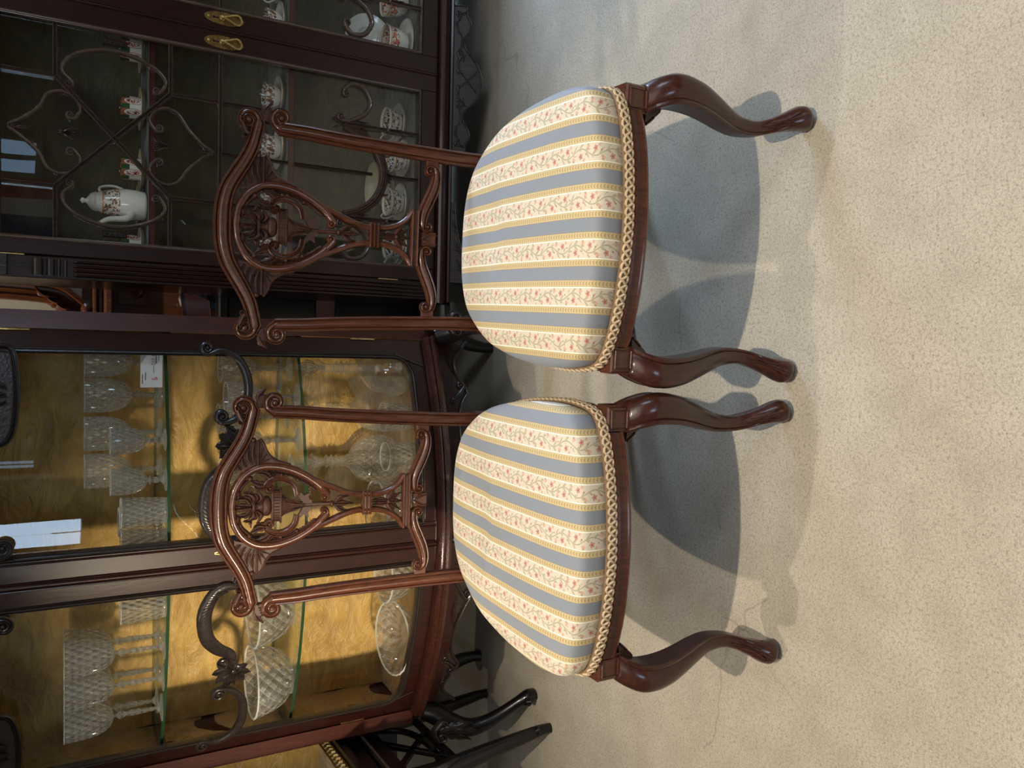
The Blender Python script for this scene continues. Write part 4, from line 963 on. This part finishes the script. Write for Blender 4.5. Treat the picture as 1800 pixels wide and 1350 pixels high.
def goblet(name, label, group, H, rb, stem, mt, rf=.036, belly=1.0):
    hb = H - stem
    bw = cr([(.006, stem), (rb * .55 * belly, stem + hb * .10), (rb * .82 * belly, stem + hb * .30), (rb * .95 * belly, stem + hb * .6), (rb, H)], 4)
    sm = cr([(.012, .006), (.0055, .016), (.0065, .3 * stem), (.0085, .62 * stem), (.0075, .72 * stem), (.005, .76 * stem), (.011, .84 * stem), (.011, .9 * stem), (.005, .95 * stem), (.007, stem + .002)], 3)
    ft = [(.001, .0), (rf, .0), (rf, .0022), (.014, .006), (.006, .012)]
    return parts(name, label, 'glass', group, [('bowl', bw, mt, dict(seg=32, cap=False)), ('stem', sm, CUT, dict(seg=8)), ('foot', ft, CLEAR, dict(seg=28)), ('rim', [(rb - .0012, H - .001), (rb + .0006, H - .0006), (rb + .0004, H + .0012), (rb - .0014, H + .001)], RIM, dict(seg=32, cap=False))])
def fam(base, spots, z, M, labels, cat=None):
    out = []
    for i, ((x, y), lb) in enumerate(zip(spots, labels)):
        t = base if i == 0 else copy_tree(base); place(t, M, x, y, z, .7 * i); t['label'] = lb; out.append(t)
    return out
tall = goblet('wine_goblet', '', 'tall cut goblets on the top shelf', .235, .048, .118, CUT, .036)
fam(tall, [(-.43, -.02), (-.335, -.045), (-.24, -.065), (-.462, .10), (-.365, .09), (-.262, .08)], ZS1, MV,
    ['tall cut wine goblet at the outer end of the top shelf front row', 'tall cut wine goblet in the middle of the top shelf front row', 'tall cut wine goblet in the front row beside the cabinet door stile',
     'tall cut wine goblet at the outer end of the top shelf back row', 'tall cut wine goblet in the middle of the top shelf back row', 'tall cut wine goblet in the back row beside the cabinet door stile'])
etch = goblet('etched_goblet', '', 'etched goblets on the top shelf', .188, .046, .072, ETCH, .037, 1.06)
fam(etch, [(.52, .08), (.425, .08), (.322, .07), (.222, .06)], ZS1, MV,
    ['large etched goblet standing behind the white price tag', 'large etched goblet next to the white price tag', 'large etched goblet behind the outer small cut wine glass', 'large etched goblet behind the small wine glass beside the tumblers'])
small = goblet('cut_wine_glass', '', 'small cut wine glasses on the top shelf', .132, .034, .045, CUT, .03, 1.08)
fam(small, [(.318, -.055), (.215, -.075)], ZS1, MV, ['small diamond cut wine glass near the price tag on the top shelf', 'small diamond cut wine glass beside the cut tumblers on the top shelf'])
def tumbler(name, label, group, H, r, mt):
    return parts(name, label, 'glass', group, [('body', cr([(r * .86, .004), (r * .9, .02), (r * .96, H * .6), (r, H)], 4), mt, dict(seg=30, cap=False)), ('base', [(.001, .0), (r * .84, 0), (r * .87, .006), (r * .8, .012), (.001, .012)], CLEAR, dict(seg=30)), ('rim', [(r - .0014, H - .001), (r + .0006, H - .0006), (r + .0004, H + .0014), (r - .0016, H + .001)], RIM, dict(seg=30, cap=False))])
tb = tumbler('cut_tumbler', '', 'cut tumblers on the top shelf', .108, .039, CUT)
fam(tb, [(.135, -.085), (.052, -.09), (-.118, -.085), (.092, .0)], ZS1, MV,
    ['cut crystal tumbler next to the small wine glasses on the top shelf', 'cut crystal tumbler close against the glazed door stile, top shelf', 'cut crystal tumbler beside the tall goblets on the top shelf', 'cut crystal tumbler standing behind the other two on the top shelf'])
mid = goblet('wine_glass', '', 'wine glasses on the middle shelf', .2, .042, .1, ETCH, .037, 1.05)
fam(mid, [(.5, .10), (.425, .0), (.352, .12), (.30, -.02), (.21, .06)], ZS2, MV,
    ['etched wine glass at the corner post end of the middle shelf', 'etched wine glass framed by the carved C-scroll on the middle shelf', 'etched wine glass in the middle shelf back row over the decanter', 'etched wine glass behind the chair back scroll on the middle shelf', 'etched wine glass seen through the chair back oval, middle shelf'])
def cutbowl(name, label, group, H, r, serr=True, foot=.5):
    wav = (lambda a, i: .018 * abs(sin(a * 14)) if i > 14 else 0) if serr else None
    pr = cr([(r * foot, .004), (r * .74, H * .22), (r * .92, H * .6), (r, H)], 6); inn = [(a - .004, b + .002) for a, b in pr[::-1]]
    return parts(name, label, 'bowl', group, [('body', pr, CUT, dict(seg=56, wav=wav, cap=False)), ('rim', [(r + .001, H - .002), (r + .002, H), (r - .002, H + .002), (r - .004, H), (r - .003, H - .003)], RIM, dict(seg=56, wav=(lambda a, i: .018 * abs(sin(a * 14))) if serr else None, cap=False)),
                 ('foot_ring', [(.001, .0), (r * foot * 1.04, 0), (r * foot, .006), (.001, .008)], CLEAR, dict(seg=40))])
cb = cutbowl('cut_glass_bowl', 'large star-cut bowl with serrated rim at the outer end of the middle shelf', 'cut bowls in the cabinet', .112, .105)
place(cb, MV, -.425, .03, ZS2)
b2 = copy_tree(cb); place(b2, MV, -.212, .03, ZS2, .4); b2['label'] = 'star-cut bowl next to the largest one on the middle shelf'
b3 = cutbowl('cut_glass_bowl', 'deep cut glass bowl beside the shallow serrated dish on the cabinet floor', 'cut bowls in the cabinet', .10, .085); place(b3, MV, -.15, .02, ZS0)
b4 = cutbowl('cut_glass_bowl', 'wide cut glass bowl beside the whisky tumbler on the cabinet floor', 'cut bowls in the cabinet', .125, .105, False); place(b4, MV, .05, .035, ZS0)
ds = cutbowl('serrated_dish', 'shallow etched glass dish with notched rim on the cabinet floor', 'cut bowls in the cabinet', .06, .115, True, .35); place(ds, MV, -.357, .02, ZS0); ds.rotation_euler = (R(7), R(2), 0); ds.location.z = ZS0 + .008
tw = tumbler('whisky_tumbler', '', 'whisky tumblers on the cabinet floor', .112, .045, CUT)
fam(tw, [(.235, .0), (.355, .03)], ZS0, MV, ['cut whisky tumbler beside the wide bowl on the cabinet floor', 'cut whisky tumbler beside the ship decanter on the cabinet floor'])
def decanter(label, r, hb, hn, rn, mt):
    t = thing('decanter', label, 'decanter', (0, 0, 0), 0, 'decanters on the cabinet floor')
    lathe(MB(), cr([(r * .7, .002), (r * .97, hb * .2), (r, hb * .42), (r * .8, hb * .78), (rn * 1.6, hb), (rn, hb + .03), (rn * .95, hb + hn * .8), (rn * 1.9, hb + hn)], 6), seg=40).build('body', mt, t, 60)
    for k in range(3): lathe(MB(), [(rn, hb + .035 + k * .016), (rn * 1.5, hb + .041 + k * .016), (rn, hb + .047 + k * .016)], seg=28, cap=False).build('neck_ring', CLEAR, t, 60)
    lathe(MB(), cr([(.008, hb + hn - .02), (.009, hb + hn), (.022, hb + hn + .02), (.026, hb + hn + .035), (.012, hb + hn + .055), (.002, hb + hn + .062)], 4), seg=10).build('stopper', CUT, t, 30); return t
place(decanter('round-bodied ship decanter with stopper in the cabinet floor corner', .085, .175, .13, .014, CLEAR), MV, .505, .085, ZS0)
place(decanter('pale globe decanter behind the whisky tumblers on the cabinet floor', .075, .16, .13, .015, CLEAR), MV, .365, .185, ZS0)
place(decanter('broad etched decanter behind the wide bowl on the cabinet floor', .08, .17, .12, .015, ETCH), MV, .195, .185, ZS0)
# price tag on the top shelf
T = lambda u, v, w: (u, -w, v)
pt = thing('price_tag', 'small white printed price tag with a red mark on the top shelf', 'tag'); place(pt, MV, .503, -.012, ZS1 + .001, R(-4.5))
mb = MB(); box(mb, T, -.05, .05, .004, .058, 0, .0012, .0003); mb.build('card', TAG, pt)
mb = MB(); poly(mb, T, [(.012, .0575), (.0495, .0575), (.0495, .034)], .001, .0016); mb.build('grey_corner', TAGGREY, pt)
def txt(s, size, u, v, mt, rot):
    c = bpy.data.curves.new('printed_text', 'FONT'); c.body = s; c.size = size; c.extrude = .0002; c.resolution_u = 2
    o = bpy.data.objects.new('printed_text', c); COL.objects.link(o); dg = bpy.context.evaluated_depsgraph_get(); dg.update()
    me = bpy.data.meshes.new_from_object(o.evaluated_get(dg)); bpy.data.objects.remove(o)
    me.materials.clear(); me.materials.append(mt); q = bpy.data.objects.new('printed_text', me); COL.objects.link(q); q.parent = pt
    q.location = T(u, v, .0018); q.rotation_euler = (R(90), 0, 0) if not rot else Matrix.Rotation(pi, 3, 'Y').to_euler()
    q.matrix_local = Matrix.Translation(T(u, v, .0018)) @ Matrix.Rotation(R(90), 4, 'X') @ Matrix.Rotation(R(180) if rot else 0, 4, 'Z'); return q
txt('00 202', .0135, .047, .031, INK, True); txt('\u00b6', .016, -.022, .028, RED, True)
mb = MB()
for a, b, v, h in ((.036, .046, .052, .0026), (.037, .044, .046, .002), (.014, .046, .0185, .0026), (.02, .044, .013, .0014), (-.03, -.01, .0445, .0022), (-.012, .008, .025, .0012), (-.04, -.014, .052, .0022)): box(mb, T, a, b, v, v + h, .001, .0017, .0001)
stuff(mb.build('printed_lines', INK, pt))

# ------------------------------------------------------------------ porcelain in the china cabinet
def cup(name, label, group, H, r, mt, straight, hr=.022, saucer=.0):
    t = thing(name, label, 'cup', (0, 0, 0), 0, group)
    pr = [(r * .9, .002), (r * .94, .006), (r, H * .5), (r, H)] if straight else cr([(r * .5, .004), (r * .62, H * .12), (r * .86, H * .45), (r, H)], 4)
    inn = [(a - .0022, max(b, .006)) for a, b in pr[::-1]]; lathe(MB(), [(.001, .001)] + pr + inn + [(.001, .007)], seg=32).build('cup_body', mt, t, 50)
    mb = MB(); hp = cr([(r * .97, 0, H * .86), (r + hr * .9, 0, H * 1.0), (r + hr * 1.25, 0, H * .72), (r + hr * .7, 0, H * .36), (r * .95, 0, H * .22)], 5); tube(mb, hp, .0032, 8); mb.build('handle', PORC, t, 60); return t
def saucer(label, group, r, mt=None, deep=.016):
    t = thing('saucer', label, 'saucer', (0, 0, 0), 0, group)
    p = cr([(r * .45, .0), (r * .5, .003), (r * .75, .006), (r, deep)], 4); lathe(MB(), [(.001, .001)] + p + [(a - .001, b + .0025) for a, b in p[::-1]] + [(.001, .0045)], seg=40).build('dish', mt or PORC, t, 60)
    lathe(MB(), [(r * .985, deep - .001), (r * 1.004, deep + .0006), (r * .99, deep + .0018), (r * .975, deep + .001)], seg=40, cap=False).build('gilt_rim', BRASS, t, 60); return t
Z1, Z2, Z3 = 1.134, .723, .2865
def onK(t, x, y, z, rz): return place(t, MK, x, y, z, rz)
where1 = ['near the door stile', 'second from the door stile', 'mid row', 'beside the coffee pot', 'by the pilaster']
rz = R(70)
base = cup('coffee_cup', '', 'rose medallion coffee cups', .064, .034, MEDAL, True); sb = saucer('', 'cream saucers under the coffee cups', .066, CREAM)
for i, x in enumerate((.625, .452, .265, .172, .03)):
    q = base if i == 0 else copy_tree(base); onK(q, x, .16 if i != 3 else .25, Z1 + .0055, rz + .15 * i); q['label'] = 'white coffee cup with rose medallions on the upper china shelf, ' + where1[i]
    s = sb if i == 0 else copy_tree(sb); onK(s, x, .16 if i != 3 else .25, Z1, 0); s['label'] = 'cream saucer under the medallion cup ' + where1[i]
def pot(label, H, r, mt, M, x, y, z, rot):
    t = thing('coffee_pot', label, 'pot'); lathe(MB(), cr([(.001, 0), (r * .8, .001), (r * .96, .02), (r, H * .45), (r * .8, H * .8), (r * .62, H * .95), (r * .66, H)], 5), seg=36).build('pot_body', mt, t, 60)
    lathe(MB(), cr([(r * .64, H), (r * .5, H + .012), (r * .2, H + .022), (.006, H + .026), (.009, H + .034), (.001, H + .04)], 4), seg=30).build('lid', PORC, t, 60)
    mb = MB(); tube(mb, cr([(r * .7, 0, H * .86), (r + .022, 0, H * .9), (r + .036, 0, H * .62), (r + .012, 0, H * .34), (r * .95, 0, H * .26)], 6), .0045, 8); mb.build('handle', PORC, t, 60)
    mb = MB(); tube(mb, cr([(-r * .9, 0, H * .3), (-r - .02, 0, H * .42), (-r - .03, 0, H * .75), (-r - .05, 0, H * .92)], 6), lambda u: .012 - .006 * u, 10); mb.build('spout', PORC, t, 60)
    place(t, M, x, y, z, rot); return t
POTP = floral('pot_porcelain', (150, 84, 66), (90, 104, 80), (176, 120, 92), .075, .118)
pot('tall white coffee pot with rose medallions behind the cups on the upper china shelf', .14, .046, POTP, MK, .15, .125, Z1, R(40)).location
c2 = cup('tea_cup', '', 'brown transfer tea cups', .055, .042, BROWNCUP, False); s2 = saucer('', 'white saucers under the brown transfer cups', .069)
w2 = ['nearest the door stile', 'behind the chair crest scroll', 'seen through the chair oval', 'beside the pilaster', 'behind the brass handle', 'inside the next door']
for i, (x, y) in enumerate(((.555, .14), (.385, .13), (.215, .14), (.075, .14), (.79, .13), (.93, .14))):
    q = c2 if i == 0 else copy_tree(c2); onK(q, x, y, Z2 + .0055, rz + .3 * i); q['label'] = 'brown floral transfer tea cup on the lower china shelf, ' + w2[i]
    s = s2 if i == 0 else copy_tree(s2); onK(s, x, y, Z2, 0); s['label'] = 'white saucer under the brown transfer cup ' + w2[i]
c3 = cup('breakfast_cup', '', 'dark banded cups on the cabinet floor', .062, .05, DARKCUP, False); s3 = saucer('', 'saucers on the china cabinet floor', .069, PORC, .02)
w3 = ['next to the meeting stiles', 'behind the chair stile', 'seen through the chair splat', 'beside the pilaster corner']
for i, (x, y) in enumerate(((.545, .17), (.405, .12), (.255, .14), (.10, .13))):
    q = c3 if i == 0 else copy_tree(c3); onK(q, x, y, Z3 + .0055, rz + .5 * i + (1.2 if i == 0 else 0)); q['label'] = 'dark banded breakfast cup on the china cabinet floor, ' + w3[i]
    s = s3 if i == 0 else copy_tree(s3); onK(s, x, y, Z3, 0); s['label'] = 'white saucer under the dark banded cup ' + w3[i]
big = cup('imari_cup', 'large white and orange patterned cup with gilt rim behind the next door', 'orange patterned cups', .085, .054, IMARI, False, .03); onK(big, .81, .12, Z3 + .0065, R(100))
s = saucer('white saucer with gilt rim under the large orange patterned cup', 'saucers on the china cabinet floor', .085, PORC, .018); onK(s, .81, .12, Z3, 0)
b2 = copy_tree(big); onK(b2, .955, .14, Z3 + .001, R(60)); b2['label'] = 'orange patterned cup standing bare on the cabinet floor, half cut by the frame edge'
pl = saucer('orange patterned plate standing upright against the olive back', 'orange patterned cups', .085, IMARI, .014); onK(pl, .88, .315, Z3 + .088, 0); pl.rotation_euler = (R(82), 0, R(-2.6))
bw = thing('footed_bowl', 'cream footed bowl with gilt rim at the back of the china cabinet floor', 'bowl'); lathe(MB(), cr([(.001, 0), (.035, .001), (.03, .012), (.06, .03), (.085, .07), (.083, .071), (.05, .03), (.001, .02)], 4), seg=36).build('bowl_body', CREAM, bw, 60)
lathe(MB(), [(.084, .069), (.0865, .0705), (.085, .0725), (.083, .071)], seg=36, cap=False).build('gilt_rim', BRASS, bw, 60); onK(bw, .33, .27, Z3, 0)
ju = cup('milk_jug', 'white milk jug with looped handle beside the meeting stiles of the china cabinet', 'orange patterned cups', .10, .04, PORC, False, .03); onK(ju, .775, .228, Z3, R(130))
del ju['group']
